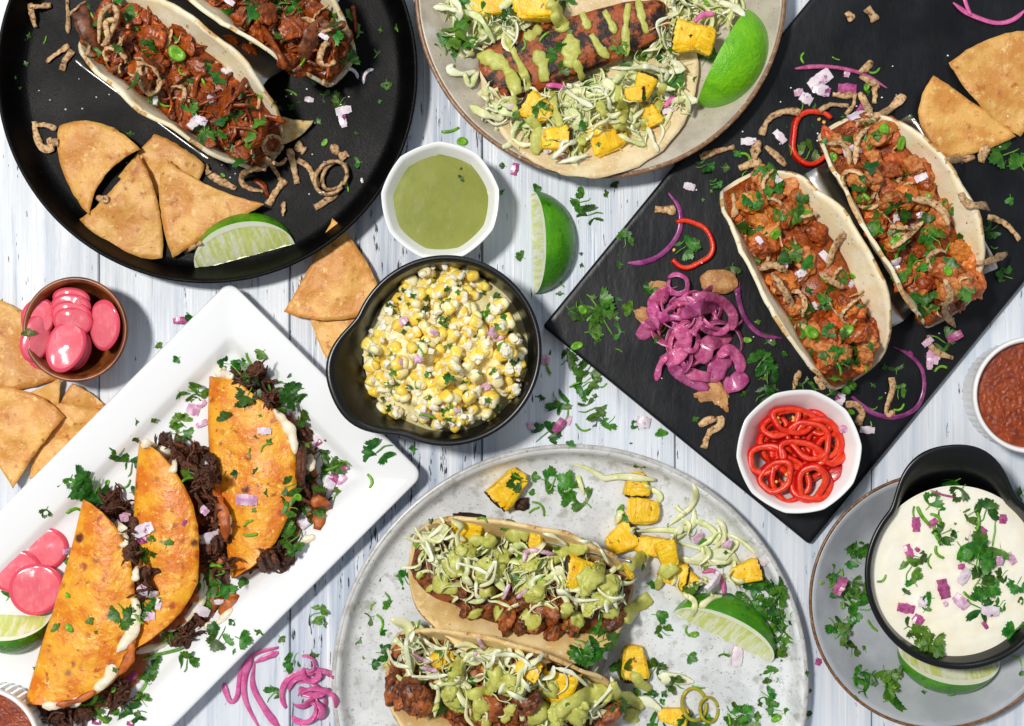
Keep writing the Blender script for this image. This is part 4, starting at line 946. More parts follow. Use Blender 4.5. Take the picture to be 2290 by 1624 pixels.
solid('tortilla', vs, fs, 'tostada', ot)
def scat(poly_, n, fn):
    xs = [p[0] for p in poly_]; ys = [p[1] for p in poly_]; c_ = 0
    while c_ < n:
        x, y = U(min(xs), max(xs)), U(min(ys), max(ys)); ins = False; j = len(poly_) - 1
        for i in range(len(poly_)):
            if (poly_[i][1] > y) != (poly_[j][1] > y) and x < (poly_[j][0] - poly_[i][0]) * (y - poly_[i][1]) / (poly_[j][1] - poly_[i][1]) + poly_[i][0]: ins = not ins
            j = i
        if ins: fn(x, y); c_ += 1
def slawbits(f, poly_, n, parent, sz=(22, 50)):
    P_ = [Q(f, *p) for p in poly_]
    scat(P_, n, lambda x, y: drop(pick(SLAW), 'cabbage_shred', x, y, None, U(*sz), parent, pick(['slaw', 'slaw', 'slaw', 'slaw_white']), 3, .4, .45))
low = [(430, 520), (560, 500), (760, 480), (1000, 430), (1200, 400), (1400, 350), (1540, 420), (1550, 520), (1440, 620), (1330, 720), (1150, 800), (960, 860), (780, 850), (640, 780), (520, 690), (440, 600)]
tl_ = [(200, -150), (560, -150), (820, -120), (800, 60), (620, 180), (430, 270), (300, 270), (210, 180)]
tr_ = [(1400, -100), (1800, -80), (1840, 60), (1700, 140), (1560, 130), (1560, 260), (1400, 300), (1330, 260), (1450, 80)]
v, f = boxy(4, .55, 1, 1, 1, .10, 3)
v = [Vector((p.x * 214, p.y * (66 - 14 * p.x) * (1 + .10 * noise.noise(Vector((p.x * 4, p.y, 2)))), p.z * 20 * (1 - .35 * p.y * p.y) + 10 + 4 * abs(noise.noise(Vector((p.x * 2, p.y * 6, 4)))) + 4 * noise.noise(p * 3) + 2.5 * noise.noise(p * 9))) for p in v]
fp = drop(Proto('fillet', v, f, 'fillet'), 'fillet', *Q('C', 915, 262), R(19), 1, ot, None, 16, 0)
for poly_, hh in ((low, 26), (tl_, 30), (tr_, 24)):
    P_ = [Q('C', *p) for p in poly_]; cx_ = sum(p[0] for p in P_) / len(P_); cy_ = sum(p[1] for p in P_) / len(P_); vs = []; fs = []; K_ = 7
    n_ = len(P_) * 4; ring = [(P_[i // 4][0] * (1 - i % 4 / 4) + P_[(i // 4 + 1) % len(P_)][0] * (i % 4 / 4), P_[i // 4][1] * (1 - i % 4 / 4) + P_[(i // 4 + 1) % len(P_)][1] * (i % 4 / 4)) for i in range(n_)]
    for i in range(n_):
        for k in range(K_ + 1):
            e = 1 - k / K_; x, y = lerp(cx_, ring[i][0], .9 * e), lerp(cy_, ring[i][1], .9 * e); p = hit(x, y)[0] if poly_ is not low else G(x, y, 30 + 50 * max(0, (y - 230) / 130))
            p.z += (0 if k == 0 else hh * (1 - e ** 3) + 12 * nz(p, 22, 4)) ; vs.append(p)
    for i in range(n_):
        for k in range(K_): fs.append((i * (K_ + 1) + k, i * (K_ + 1) + k + 1, ((i + 1) % n_) * (K_ + 1) + k + 1, ((i + 1) % n_) * (K_ + 1) + k))
    solid('slaw_bed', vs, fs, 'slaw_mound', ot)
slawbits('C', low, 180, ot, (22, 50)); slawbits('C', tl_, 100, ot, (22, 50)); slawbits('C', tr_, 80, ot, (22, 50))
for x, y, s, i, rz, a in ((440, 20, 46, 0, .3, 1), (690, 25, 46, 2, .2, 1), (1535, 205, 36, 0, 3.0, 1.1), (1625, 225, 30, 1, 1.2, .8), (700, 600, 34, 2, 2.6, 1), (810, 770, 34, 3, 0, 1), (1092, 758, 40, 1, .3, 1.05), (1290, 480, 30, 4, 1.2, .9), (1330, 640, 24, 1, 2, 1), (1240, 520, 22, 3, 0, 1)): kp(ot, 'C', x, y, s, i, rz, a)
slawbits('C', low, 26, ot, (20, 38))
for pts, w_ in (([(330, 580), (400, 625), (470, 650), (520, 645)], 10), ([(560, 760), (620, 800), (700, 790)], 6), ([(880, 600), (930, 660), (900, 720)], 11), ([(1060, 440), (1130, 500), (1110, 560)], 13), ([(1440, 330), (1490, 380), (1430, 400)], 12), ([(1310, 700), (1340, 780), (1370, 840)], 6), ([(1150, 740), (1220, 780), (1300, 800)], 6), ([(780, 880), (870, 800), (920, 780)], 6), ([(800, 900), (900, 880), (990, 850)], 6), ([(450, 560), (520, 620), (600, 640)], 9), ([(830, 480), (930, 550), (1010, 590)], 7), ([(1090, 370), (1200, 380), (1310, 370), (1410, 400)], 6), ([(1700, 10), (1780, 40), (1850, 90)], 10), ([(240, 350), (220, 390), (300, 410), (370, 390)], 9), ([(130, 40), (200, 50), (270, 60)], 7), ([(250, 60), (380, 100), (470, 240)], 8), ([(300, 400), (330, 470), (380, 390)], 9), ([(1480, 560), (1520, 540), (1540, 620)], 7), ([(230, -20), (280, 60), (250, 130)], 9)):
    strip('cabbage_shred', [Q('C', *p) for p in pts], wob(w_ * .85), 1.4, pick(['slaw_white', 'slaw']), ot, hump=7)
for pts, w_ in (([(375, 310), (470, 330), (550, 400), (595, 520)], 16), ([(530, 190), (580, 300), (640, 430), (650, 500)], 8), ([(630, 215), (680, 190), (720, 150)], 12), ([(690, 280), (730, 350), (745, 450)], 14), ([(790, 70), (830, 130), (840, 180)], 17), ([(880, 190), (890, 300), (870, 370)], 18), ([(910, 330), (935, 390), (955, 440)], 9), ([(950, 70), (970, 120), (985, 165)], 9), ([(1000, 190), (1050, 270), (1100, 320)], 9), ([(1070, 60), (1110, 130), (1135, 185)], 8), ([(1205, 20), (1190, 150), (1195, 310)], 8), ([(1255, -10), (1280, 100), (1310, 185)], 8), ([(760, 10), (830, 60)], 16), ([(560, 530), (590, 620)], 8), ([(660, 640), (710, 720), (690, 850)], 14), ([(780, 500), (800, 600), (830, 700)], 9), ([(920, 790), (980, 820)], 20), ([(1150, 460), (1150, 560)], 8), ([(1040, 560), (1080, 650)], 10), ([(1170, 530), (1175, 680)], 12), ([(1400, 460), (1380, 530), (1370, 610)], 10), ([(1300, 650), (1290, 720)], 8), ([(960, 740), (940, 800)], 10), ([(1120, 700), (1190, 680)], 10)):
    sauce([Q('C', *p) for p in pts], w_, ot)
for x, y, s, k_ in ((240, 200, 46, 's'), (260, 100, 40, 'l'), (330, 230, 34, 's'), (215, 275, 50, 's'), (180, 240, 34, 's'), (400, 60, 30, 'l'), (450, 100, 30, 's'), (300, 30, 26, 'l'), (330, 130, 26, 'l'), (870, 20, 26, 's'), (820, 310, 40, 's'), (830, 400, 30, 'l'), (880, 175, 18, 'f'), (985, 470, 36, 's'), (1150, 250, 34, 's'), (1180, 340, 32, 'l'), (1270, 290, 34, 's'), (1500, 475, 52, 'l'), (1080, 400, 18, 'f'), (1480, 20, 34, 's'), (740, 200, 26, 't'), (630, 250, 22, 't'), (930, 690, 24, 'l'), (720, 600, 28, 's'), (810, 775, 14, 'f'), (760, 800, 14, 't'), (500, 605, 18, 'f'), (1040, 795, 12, 'f'), (1390, 300, 30, 's'), (620, 690, 18, 'f'), (1180, 720, 14, 'f'), (570, 620, 18, 'l'), (1550, 200, 10, 'f'), (1640, 320, 40, 's'), (1690, 300, 34, 'l'), (1440, 280, 22, 'f'), (540, 90, 30, 's'), (1320, 330, 24, 't'), (1640, 10, 22, 'r'), (1290, 540, 18, 'f'), (1560, 430, 20, 'f')):
    leafy(k_, Q('C', x, y), s, '', ot)
for pts in ([(1570, 120), (1620, 80), (1680, 80)], [(750, 470), (800, 470), (850, 480)], [(1400, 590), (1460, 530)]):
    strip('onion_strip', [Q('C', *p) for p in pts], 6, 2.5, 'bright_onion', ot)
for x, y in ((760, 830), (860, 870), (560, 590), (1420, 610)): drop(pick(ONION), 'onion_dice', *Q('C', x, y), None, 10, ot, None, 2)

# ---------------------------------------------------------------- filling and topping of the orange folded tacos
def shredbits(t, poly_, n, sz=(14, 30), lift=2, chunks=.3):
    def f(x, y):
        if random.random() < chunks: drop(pick(CHUNK), 'beef_chunk', x, y, None, U(12, 22), t, 'shredded_beef', 4, .4, .5)
        else: drop(pick(SHRED), 'beef_shred', x, y, None, U(*sz), t, None, lift, .5, .5)
    scat(poly_, n, f)
b3, b2, b1 = BIR[0][0], BIR[1][0], BIR[2][0]
J = lambda *a: [Q('J', *p) for p in a]; I_ = lambda *a: [Q('I', *p) for p in a]
shredbits(b3, J((640, 190), (800, 170), (900, 250), (930, 400), (860, 440), (760, 330), (650, 260)), 42, lift=20)
shredbits(b3, J((1000, 500), (1080, 540), (1090, 760), (1160, 930), (1120, 1060), (1020, 1050), (1010, 800)), 46, lift=10)
shredbits(b3, J((740, 1360), (800, 1290), (920, 1180), (1010, 1200), (980, 1300), (880, 1390)), 34, lift=8)
shredbits(b2, J((180, 590), (280, 590), (420, 640), (520, 690), (560, 790), (540, 920), (440, 960), (380, 900), (320, 800), (300, 720)), 90, lift=16)
shredbits(b2, J((440, 960), (540, 900), (620, 1100), (650, 1290), (620, 1400), (560, 1400), (460, 1340), (440, 1100)), 66, lift=10)
shredbits(b2, I_((1000, 1040), (1180, 930), (1230, 1000), (1190, 1080), (1130, 1150), (1050, 1110)), 26, lift=6)
shredbits(b1, I_((560, 320), (640, 250), (740, 250), (800, 420), (810, 640), (770, 640), (740, 430), (650, 410)), 50, lift=14)
shredbits(b1, I_((820, 700), (900, 690), (870, 860), (810, 850)), 14, lift=6)
shredbits(b1, I_((210, 1560), (240, 1510), (380, 1540), (560, 1520), (520, 1600), (230, 1615)), 34, lift=6)
shredbits(b1, I_((600, 1430), (690, 1340), (760, 1400), (740, 1500), (640, 1510)), 30, lift=6)
strip('beef_chunk', [Q('J', 1040, 640), Q('J', 1030, 760), Q('J', 1025, 900)], 9, 9, 'shredded_beef', b3, rough=3, rsize=10); strip('beef_chunk', [Q('J', 1060, 640), Q('J', 1050, 780), Q('J', 1040, 880)], 6, 7, 'shredded_beef', b3, rough=2, rsize=8)
for dx in (0, 22, 44, 70): strip('beef_chunk', [Q('J', 790 + dx, 1290 - dx * .6), Q('J', 830 + dx, 1380 - dx * .5)], 8, 7, 'shredded_beef', b3, rough=2.5, rsize=9)
for t, pts, w_ in ((b3, [('J', 880, 430), ('J', 940, 500), ('J', 985, 580), ('J', 1005, 690)], 11), (b3, [('J', 600, 190), ('J', 560, 215), ('J', 640, 240)], 12), (b3, [('J', 1090, 690), ('J', 1095, 790)], 11), (b3, [('J', 1030, 1200), ('J', 1120, 1170)], 9), (b2, [('J', 110, 625), ('J', 200, 660), ('J', 270, 720), ('J', 300, 800)], 15), (b2, [('J', 560, 980), ('J', 600, 1080), ('J', 610, 1160)], 13), (b2, [('I', 940, 1085), ('I', 1060, 1020), ('I', 1150, 930), ('I', 1200, 820), ('I', 1190, 720)], 10), (b2, [('I', 1200, 1040), ('I', 1290, 1010), ('I', 1370, 930)], 8), (b2, [('I', 800, 1190), ('I', 900, 1160), ('I', 990, 1130)], 9),
                 (b1, [('I', 670, 430), ('I', 720, 480), ('I', 735, 570)], 13), (b1, [('I', 800, 690), ('I', 795, 770)], 9), (b1, [('I', 790, 870), ('I', 800, 960), ('I', 770, 1080), ('I', 690, 1190)], 13), (b1, [('I', 670, 1260), ('I', 640, 1340), ('I', 560, 1410)], 12), (b1, [('I', 250, 1505), ('I', 380, 1505), ('I', 480, 1470)], 9)):
    strip('cream_smear', [Q(*p) for p in pts], wob(w_, .2), 4.5, 'cream_sauce', t, lift=1, ns=10, rough=w_ * .3, rsize=12, win=1)
for t, pts, w_ in ((b2, [('J', 545, 860), ('J', 560, 960), ('J', 590, 1060), ('J', 600, 1200)], 12), (b2, [('I', 960, 1060), ('I', 1090, 960), ('I', 1160, 850)], 13), (b2, [('I', 1290, 960), ('I', 1370, 900), ('I', 1370, 840)], 16), (b3, [('J', 1100, 950), ('J', 1160, 1000), ('J', 1130, 1130)], 18), (b1, [('I', 700, 1320), ('I', 760, 1220), ('I', 780, 1130)], 11), (b1, [('I', 330, 1500), ('I', 450, 1475), ('I', 560, 1420)], 7)):
    strip('crisp_edge', [Q(*p) for p in pts], wob(w_, .2), 3, 'birria_under', t, lift=4, ns=8, rough=w_ * .25, rsize=12, win=1)
for t, f, items in ((b3, 'J', ((605, 490, 28, 'l'), (730, 345, 40, 's'), (710, 420, 34, 'l'), (770, 595, 15, 'f'), (830, 645, 26, 't'), (740, 685, 20, 't'), (670, 803, 20, 'l'), (775, 790, 15, 'f'), (840, 915, 18, 'f'), (765, 1015, 12, 'f'), (730, 1090, 22, 't'), (745, 1160, 28, 't'), (960, 880, 34, 's'), (800, 465, 9, 'f'), (655, 415, 8, 'f'), (850, 620, 18, 'f'), (945, 950, 22, 'f'),
                            (700, 170, 40, 's'), (690, 230, 40, 's'), (790, 250, 50, 's'), (740, 140, 30, 't'), (850, 320, 40, 't'), (960, 280, 44, 's'), (980, 340, 40, 's'), (1000, 390, 30, 's'), (925, 440, 26, 'r'), (1040, 440, 34, 'l'), (1030, 490, 26, 'l'), (590, 160, 22, 's'), (1095, 560, 18, 'f'), (1080, 630, 30, 'l'), (1150, 690, 36, 's'), (1200, 740, 34, 's'), (1250, 745, 38, 's'), (1290, 740, 26, 't'), (1150, 830, 34, 'l'), (1110, 910, 36, 'l'), (1090, 840, 26, 'l'), (1230, 930, 30, 's'), (1220, 770, 30, 't'), (1080, 1040, 44, 's'), (1010, 1030, 36, 's'), (970, 1000, 30, 's'), (1140, 1060, 26, 'l'), (1160, 1010, 22, 'f'), (960, 1150, 40, 's'), (980, 1200, 44, 's'), (940, 1110, 34, 's'), (960, 1270, 26, 'l'), (1020, 940, 22, 'r'),
                            (825, 555, 36, 'o'), (725, 957, 46, 'm'), (1115, 600, 30, 'o'), (1140, 625, 20, 'p'), (1230, 830, 40, 'p'), (1200, 880, 40, 'o'), (1275, 840, 26, 'm'), (1050, 1080, 40, 'o'), (985, 440, 32, 'o'), (1295, 770, 18, 'p'))),
                    (b2, 'I', ((1110, 120, 34, 'l'), (1105, 170, 26, 't'), (980, 560, 26, 'l'), (890, 540, 20, 'l'), (825, 630, 42, 'l'), (900, 610, 20, 'f'), (1200, 350, 34, 'm'), (1235, 510, 62, 'o'), (1265, 740, 34, 's'), (1290, 800, 44, 's'), (1300, 850, 44, 'l'), (1240, 880, 34, 's'), (1190, 945, 40, 'o'), (1270, 665, 28, 't'), (1290, 690, 30, 't'), (740, 390, 34, 'm'), (845, 470, 46, 'o'), (830, 528, 34, 'p'), (1000, 1100, 28, 's'), (1270, 950, 26, 'l'), (1340, 850, 22, 'l'), (1085, 425, 16, 'p'), (1200, 770, 26, 's'), (1290, 890, 18, 'o'))),
                    (b1, 'I', ((400, 852, 16, 'r'), (525, 985, 20, 'l'), (340, 1055, 20, 'l'), (410, 1045, 24, 'r'), (565, 1070, 10, 'f'), (730, 980, 40, 's'), (780, 965, 34, 's'), (860, 900, 40, 's'), (840, 940, 30, 's'), (905, 880, 26, 's'), (870, 830, 44, 'o'), (935, 905, 20, 'o'), (875, 975, 32, 'm'), (820, 995, 24, 't'), (520, 1490, 50, 's'), (570, 1490, 34, 's'), (520, 1480, 44, 't'), (670, 1405, 18, 'r'), (680, 1290, 14, 'f')))):
    for x, y, s, k_ in items: leafy(k_, Q(f, x, y), s, '', t)
# ---------------------------------------------------------------- pink onion heaps
def arcpts(cx, cy, rx, ry, a0, sweep, n=9, rot=0.):
    out = []
    for k in range(n):
        a = R(a0 + sweep * k / (n - 1)); x, y = rx * math.cos(a), ry * math.sin(a); out.append((cx + x * math.cos(rot) - y * math.sin(rot), cy + x * math.sin(rot) + y * math.cos(rot)))
    return out
heap = thing('pickled_onions', 'heap of glossy pink pickled onion rings on the slate board', 'onions', G(1556, 745, 27))
for cx, cy, s in (('G', 1250, 1035), ('G', 830, 560), ('G', 900, 370)):
    pass
for x, y, s in ((1262, 1030, 34), (1190, 1035, 26), (830, 570, 30), (890, 375, 22), (1110, 800, 20)):
    o = drop(pick(CHUNK), 'crisp_scrap', *Q('G', x, y), None, (s, s * .8, s * .3), heap, 'fried_skin', 4, .6)
rr_ = random.Random(4)
for i in range(24):
    cx, cy = 1560 + rr_.uniform(-58, 62), 742 + rr_.uniform(-72, 78); r = rr_.uniform(26, 58)
    strip('onion_ribbon', arcpts(cx, cy, r, r * rr_.uniform(.6, 1), rr_.uniform(0, 360), rr_.uniform(160, 280), 9, rr_.uniform(0, 3)), wob(rr_.uniform(4, 10), .2, 5), 1.3, 'pink_onion', heap, hump=rr_.uniform(2, 18), roll=rr_.uniform(-1.2, 1.2), n=26, ns=8, edge='onion_edge')
for pts, w_ in (([(950, 320), (1000, 300), (1060, 330), (1060, 400), (1000, 420), (950, 380), (960, 330)], 9), ([(840, 520), (900, 440), (960, 420)], 22), ([(960, 570), (880, 560), (840, 480)], 20), ([(1030, 560), (1150, 500), (1290, 480)], 22), ([(1100, 430), (1250, 450), (1340, 540), (1340, 640)], 16), ([(790, 700), (830, 620), (900, 590)], 22), ([(900, 820), (1000, 800), (1050, 700), (1000, 610)], 20), ([(880, 950), (900, 850), (950, 800)], 9), ([(950, 840), (1050, 930), (1200, 1000)], 16), ([(1060, 900), (1150, 920), (1230, 930)], 15), ([(1150, 840), (1180, 740), (1250, 700), (1340, 680)], 24), ([(1230, 960), (1260, 850), (1340, 790)], 28), ([(1290, 980), (1360, 960), (1420, 900)], 28), ([(1250, 800), (1320, 760), (1380, 820), (1400, 900)], 20), ([(1040, 760), (1110, 760), (1130, 680), (1080, 640)], 8), ([(980, 520), (1000, 480), (1030, 500), (1010, 545)], 6)):
    strip('onion_ribbon', [Q('G', *p) for p in pts], wob(w_ * .8, .15, 4), 1.2, 'pink_onion', heap, hump=14, roll=U(-.6, .6), n=24, ns=10, edge='onion_edge')
for x, y, s, k_ in ((925, 625, 26, 't'), (915, 680, 28, 'l'), (880, 695, 16, 'f'), (1180, 545, 14, 't')): leafy(k_, Q('G', x, y), s, '', heap)
heap2 = thing('pickled_onions', 'bright pink pickled onion loops on the planks beside the white platter', 'onions', G(650, 1530, 0))
for pts in ([(1640, 1160), (1500, 1200), (1420, 1300), (1400, 1440), (1360, 1480), (1330, 1420), (1320, 1370)], [(1480, 1200), (1440, 1350), (1450, 1480), (1530, 1640)], [(1500, 1240), (1490, 1380), (1560, 1520), (1650, 1640)], [(1640, 1190), (1560, 1220), (1500, 1250)]):
    strip('onion_ribbon', [Q('I', *p) for p in pts], wob(6.5, .3, 5), 1.6, 'bright_onion', heap2, roll=.3, hump=4, n=36, ns=8, edge='onion_edge')
for i in range(12):
    cx, cy = 690 + rr_.uniform(-30, 28), 1535 + rr_.uniform(-50, 60); r = rr_.uniform(16, 48)
    strip('onion_ribbon', arcpts(cx, cy, r, r * rr_.uniform(.7, 1.1), rr_.uniform(0, 360), rr_.uniform(110, 220), 9), wob(rr_.uniform(4, 10), .25, 5), 1.3, 'bright_onion', heap2, hump=10, roll=rr_.uniform(-1, 1), n=24, ns=8, edge='onion_edge')
for x, y, s, k_ in ((655, 1480, 34, 's'), (640, 1500, 24, 'l'), (700, 1470, 24, 'f')): leafy(k_, (x, y), s, '', heap2)
# single pickled strips on the slate
for pts, w_, m, lab in (([('D', 205, 378), ('D', 330, 366), ('D', 460, 376), ('D', 590, 412), ('D', 712, 486)], 5.5, 'pink_onion', 'pink pickled onion strip lying across the fried onions above the chicken tacos'),
                   ([('D', 1075, 15), ('D', 1160, 75), ('D', 1300, 125), ('D', 1400, 112), ('D', 1480, 50)], 6, 'bright_onion', 'bright pink onion strip at the top right corner of the slate board'),
                   ([('D', 1135, -20), ('D', 1150, 30), ('D', 1175, 85)], 5, 'bright_onion', 'short bright onion strip branching up to the top edge on slate'),
                   ([('C', 1425, 1062), ('C', 1490, 1160), ('C', 1480, 1290), ('C', 1390, 1400), ('C', 1290, 1445), ('C', 1200, 1450)], 6.5, 'purple_onion', 'long curved purple onion strip near the left edge of the slate board'),
                   ([('G', 1385, 340), ('G', 1380, 430), ('G', 1420, 560), ('G', 1510, 660), ('G', 1650, 690)], 7, 'purple_onion', 'curved purple onion strip between pink onion heap and left chicken taco'),
                   ([('M', 905, 145), ('M', 1040, 215), ('M', 1140, 330), ('M', 1155, 500), ('M', 1090, 640), ('M', 940, 712), ('M', 780, 690), ('M', 650, 610), ('M', 580, 540)], 7, 'purple_onion', 'large hooked onion strip on the slate beside the chili bowl')):
    o = strip('onion_strip', [Q(*p) for p in pts], wob(w_, .15, 4), 3, m, None, roll=.5, n=40, ns=8, taper=.35); tag(o, lab, 'onion')
# red chilli rings
def chiliring(cx, cy, rx, ry, rot, z, label, tilt=(0, 0), h=9, w_=5, group='red chili rings in the white bowl', a0=0, sweep=360, drop_to=False):
    n = 40; c = G(cx, cy, z)
    if drop_to: c = hit(cx, cy)[0]; c = G(cx, cy, 27 + h * .8)
    closed = sweep >= 360; Rm = (Matrix.Rotation(rot, 3, 'Z') @ Euler((tilt[0], tilt[1], 0)).to_matrix()); sd = random.random() * 9; pts = []
    for k in range(n):
        a = R(a0) + R(sweep) * k / (n if closed else n - 1); q = 1 + .06 * math.sin(3 * a + sd) + .03 * math.sin(5 * a + sd * 2)
        pts.append(c + Rm @ Vector((rx * q * math.cos(a), ry * q * math.sin(a), 2 * math.sin(2 * a + sd))))
    vs, fs = tube(pts, w_, h, 10, .8, 0, 9, .22, 0, closed, .55)
    for i, v_ in enumerate(vs):
        j = i % 10
        if j in (3, 4, 5, 6): vs[i] = v_ + (v_ - c).normalized() * 2.0 * nz(v_, 9, sd)
    t = thing('chili_ring', label, 'chili', (c.x, c.y, c.z - h), group)
    fm = [0 if len(q) != 4 else {1: 2, 2: 2, 3: 1, 4: 1, 5: 1}.get(i % 10, 0) for i, q in enumerate(fs)]
    solid('pepper_ring', vs, fs, ('chili', 'chili_inner', 'chili_cut'), t, fm=fm)
    for _ in range(random.choice([0, 1, 2, 3])):
        a = U(0, 6.28); p = c + Rm @ Vector((rx * .72 * math.cos(a), ry * .68 * math.sin(a), -h * .2)); place(SEED, 'chili_seed', p, (U(-.5, .5), U(-.5, .5), U(0, 6)), U(4.5, 6.5), t)
    return t
v, f = blob(1, .8, .4, .15, .8, 1, 5); SEED = Proto('chili_seed', v, f, 'seed')
ch = [('M', 160, 850, 44, 30, .2, 74), ('M', 330, 1000, 44, 30, -.5, 74), ('M', 80, 1120, 40, 30, .9, 76), ('M', 240, 1120, 44, 30, .1, 78), ('M', 380, 800, 36, 30, .7, 76), ('M', -20, 940, 36, 30, .2, 78), ('M', 80, 950, 40, 24, .3, 88), ('M', 330, 690, 30, 20, -.4, 92), ('M', 450, 850, 40, 30, 1.2, 94), ('M', 100, 1060, 36, 24, -.5, 96), ('M', -60, 830, 34, 24, .9, 92), ('M', 490, 910, 44, 58, -.25, 100), ('M', 420, 960, 36, 28, .5, 104), ('M', 110, 680, 42, 24, -.15, 112), ('M', 240, 890, 42, 34, -.6, 114),
      ('M', 180, 1010, 44, 26, -.2, 116), ('M', -100, 1040, 34, 26, .4, 108), ('M', 60, 1270, 36, 44, .3, 112), ('M', 270, 1250, 38, 38, .2, 116), ('M', 290, 1310, 25, 35, -.25, 128), ('M', -20, 1180, 34, 26, .8, 118), ('M', 20, 760, 38, 22, .5, 106)]
for i, (f_, x, y, rx, ry, rot, z) in enumerate(ch):
    px, py = Q(f_, x, y); dx, dy = px - 1787, py - 1008; d = max(1, math.hypot(dx, dy)); lim = max(0, (84 if z < 80 else 104 if z < 102 else 116) - max(rx, ry) * 1.12); k = min(1, lim / d)
    chiliring(1787 + dx * k, 1008 + dy * k, rx * 1.12, ry * 1.12, rot, z, '', (U(-.32, .32), U(-.32, .32)), U(9, 12), U(6, 7.4)); LOOSE.append((list(COL.objects)[-1], 'x', '', '', (0, 0))) if False else None
v, f = boxy(2, .6, 1, .8, .3, .2, 9); o = drop(Proto('chili_piece', v, f, 'chili'), 'chili_piece', *Q('M', 455, 1160), .4, 26, None, None, 6, .3); tag(o, 'square flap of red chili skin lying on the rings in the bowl', 'chili')
t = chiliring(*Q('D', 310, 755), 50, 60, -.3, 0, 'open red chili ring on slate at the tip of the right chicken taco', h=9, w_=6, group=None, a0=60, sweep=290, drop_to=True)
t = chiliring(*Q('C', 1540, 1345), 50, 52, .2, 0, 'red chili half ring on slate under the long purple onion strip', h=8, w_=5.5, group=None, a0=-150 + 0, sweep=260, drop_to=True)
# pink radish slices
def radish(cx, cy, rx, ry, z, tilt, label, rot=0., dome=6, group=None):
    c = G(cx, cy, z); n = 40; vs = []; rings = 7
    Rm = Euler((tilt[0], tilt[1], 0)).to_matrix() @ Matrix.Rotation(rot, 3, 'Z'); sd = U(0, 9)
    def pt(f_, a, dz):
        q = 1 + .03 * math.sin(2 * a + sd) + .02 * math.sin(3 * a + sd); x, y = rx * f_ * q * math.cos(a), ry * f_ * q * math.sin(a)
        return Vector((x, y, dz + dome * (1 - f_ * f_) + 3.5 * noise.noise(Vector((x / 30, y / 30, sd)))))
    prof = [(f_ / rings, 2.2 if f_ < rings else 1.2) for f_ in range(rings + 1)] + [(1.01, -.4), (.99, -2.0), (.5, -2.2), (0, -2.2)]
    rows = [[c + Rm @ pt(f_, 2 * math.pi * k / n, dz) for k in range(n)] for f_, dz in prof]
    vs, fs = loft(rows, True, False); fm = [1 if i // n in (rings - 1, rings, rings + 1) else 0 for i in range(len(fs))]
    o = solid('radish_slice', vs, [tuple(reversed(q)) for q in fs], ('radish', 'radish_rim'), None, c, fm=fm); return tag(o, label, 'radish', group)
g = 'pickled radish slices in the wooden bowl'
for x, y, rx, ry, z, tl, lab, rot in ((300, 620, 44, 50, 66, (-.1, .2), 'radish slice lowest in the wooden bowl under the front one', 0), (470, 620, 46, 50, 74, (.1, -.1), 'radish slice half hidden behind the front one in the wooden bowl', 0),
        (470, 300, 40, 27, 84, (.25, 0), 'topmost back radish slice of the fanned stack in the wooden bowl', .1), (468, 355, 43, 32, 88, (.22, 0), 'second radish slice of the fanned stack in the wooden bowl', .1), (470, 405, 43, 32, 92, (.2, 0), 'third radish slice of the fanned stack in the wooden bowl', .15), (480, 450, 42, 33, 95, (.2, .0), 'frontmost radish slice of the fanned stack in the wooden bowl', .15),
        (255, 420, 37, 42, 92, (-.05, .35), 'radish slice against the left wall of the wooden bowl, behind', .3), (235, 560, 31, 54, 100, (0, .45), 'radish slice at the left of the wooden bowl with a cilantro scrap', .25), (690, 470, 40, 57, 98, (.1, -.45), 'shiny cupped radish slice at the right of the wooden bowl', .1), (435, 610, 41, 58, 106, (-.18, .05), 'large front radish slice on top in the wooden bowl', .2)):
    radish(*Q('E', x, y), rx, ry, z, tl, lab, -rot, 7, g)
g = 'pickled radish slices on the white platter'
radish(*Q('I', 245, 580), 56, 52, 25, (0, .04), 'radish slice farthest back of three on the white platter', 0, 3, g); radish(*Q('I', 90, 710), 56, 50, 33, (.05, .05), 'radish slice at the left edge of three on the white platter', 0, 3, g); radish(*Q('I', 215, 818), 60, 58, 43, (.06, .03), 'front radish slice of three on the white platter', 0, 3, g)
leafy('l', Q('E', 195, 548), 24, 'pink radish')
# corn salad
cs = thing('corn_salad', 'heap of corn salad with cheese, cilantro and onion in the black pot', 'corn salad', cornC + Vector((0, 0, 40 - cornC.z)))
cc = G(998, 790, 130); rows = [(0, 0)]; vs, fs = lathe([(r, 0) for r in [182 * k / 14 for k in range(15)]], 48, None, (cc.x, cc.y, 0))
vs = [Vector((p.x, p.y, 92 + 68 * max(0, 1 - ((p - Vector((cc.x, cc.y, 0))).length / 176) ** 2.2) + 10 * nz((p.x, p.y, 0), 24, 3))) for p in vs]
solid('salad_bed', vs, [tuple(reversed(q)) for q in fs], 'corn_mound', cs)
def incirc(r): a = U(0, 6.28); q = r * math.sqrt(random.random()); q *= 1 + .06 * math.sin(3 * a); return 992 + q * math.cos(a), 786 + q * math.sin(a)
for i in range(270):
    x, y = incirc(180); drop(pick(KERN), 'corn_kernel', x, y, None, U(14, 19), cs, None, 5 if i < 190 else 1, .6, 1.2)
for i in range(260): x, y = incirc(180); s = U(3.5, 11); drop(pick(CRUMB), 'cheese_crumb', x, y, None, s, cs, None, s * .3, .6, .8)
for i in range(60): x, y = incirc(172); leafy(pick('fffls'), (x, y), U(12, 22), '', cs)
for i in range(12): x, y = incirc(165); leafy('m', (x, y), U(16, 30), '', cs)
for i in range(7): x, y = incirc(160); leafy('t', (x, y), U(18, 30), '', cs)
for i in range(26): x, y = incirc(172); drop(pick(KERN), 'corn_kernel', x, y, None, U(12, 16), cs, None, 3, .6, 1.2)

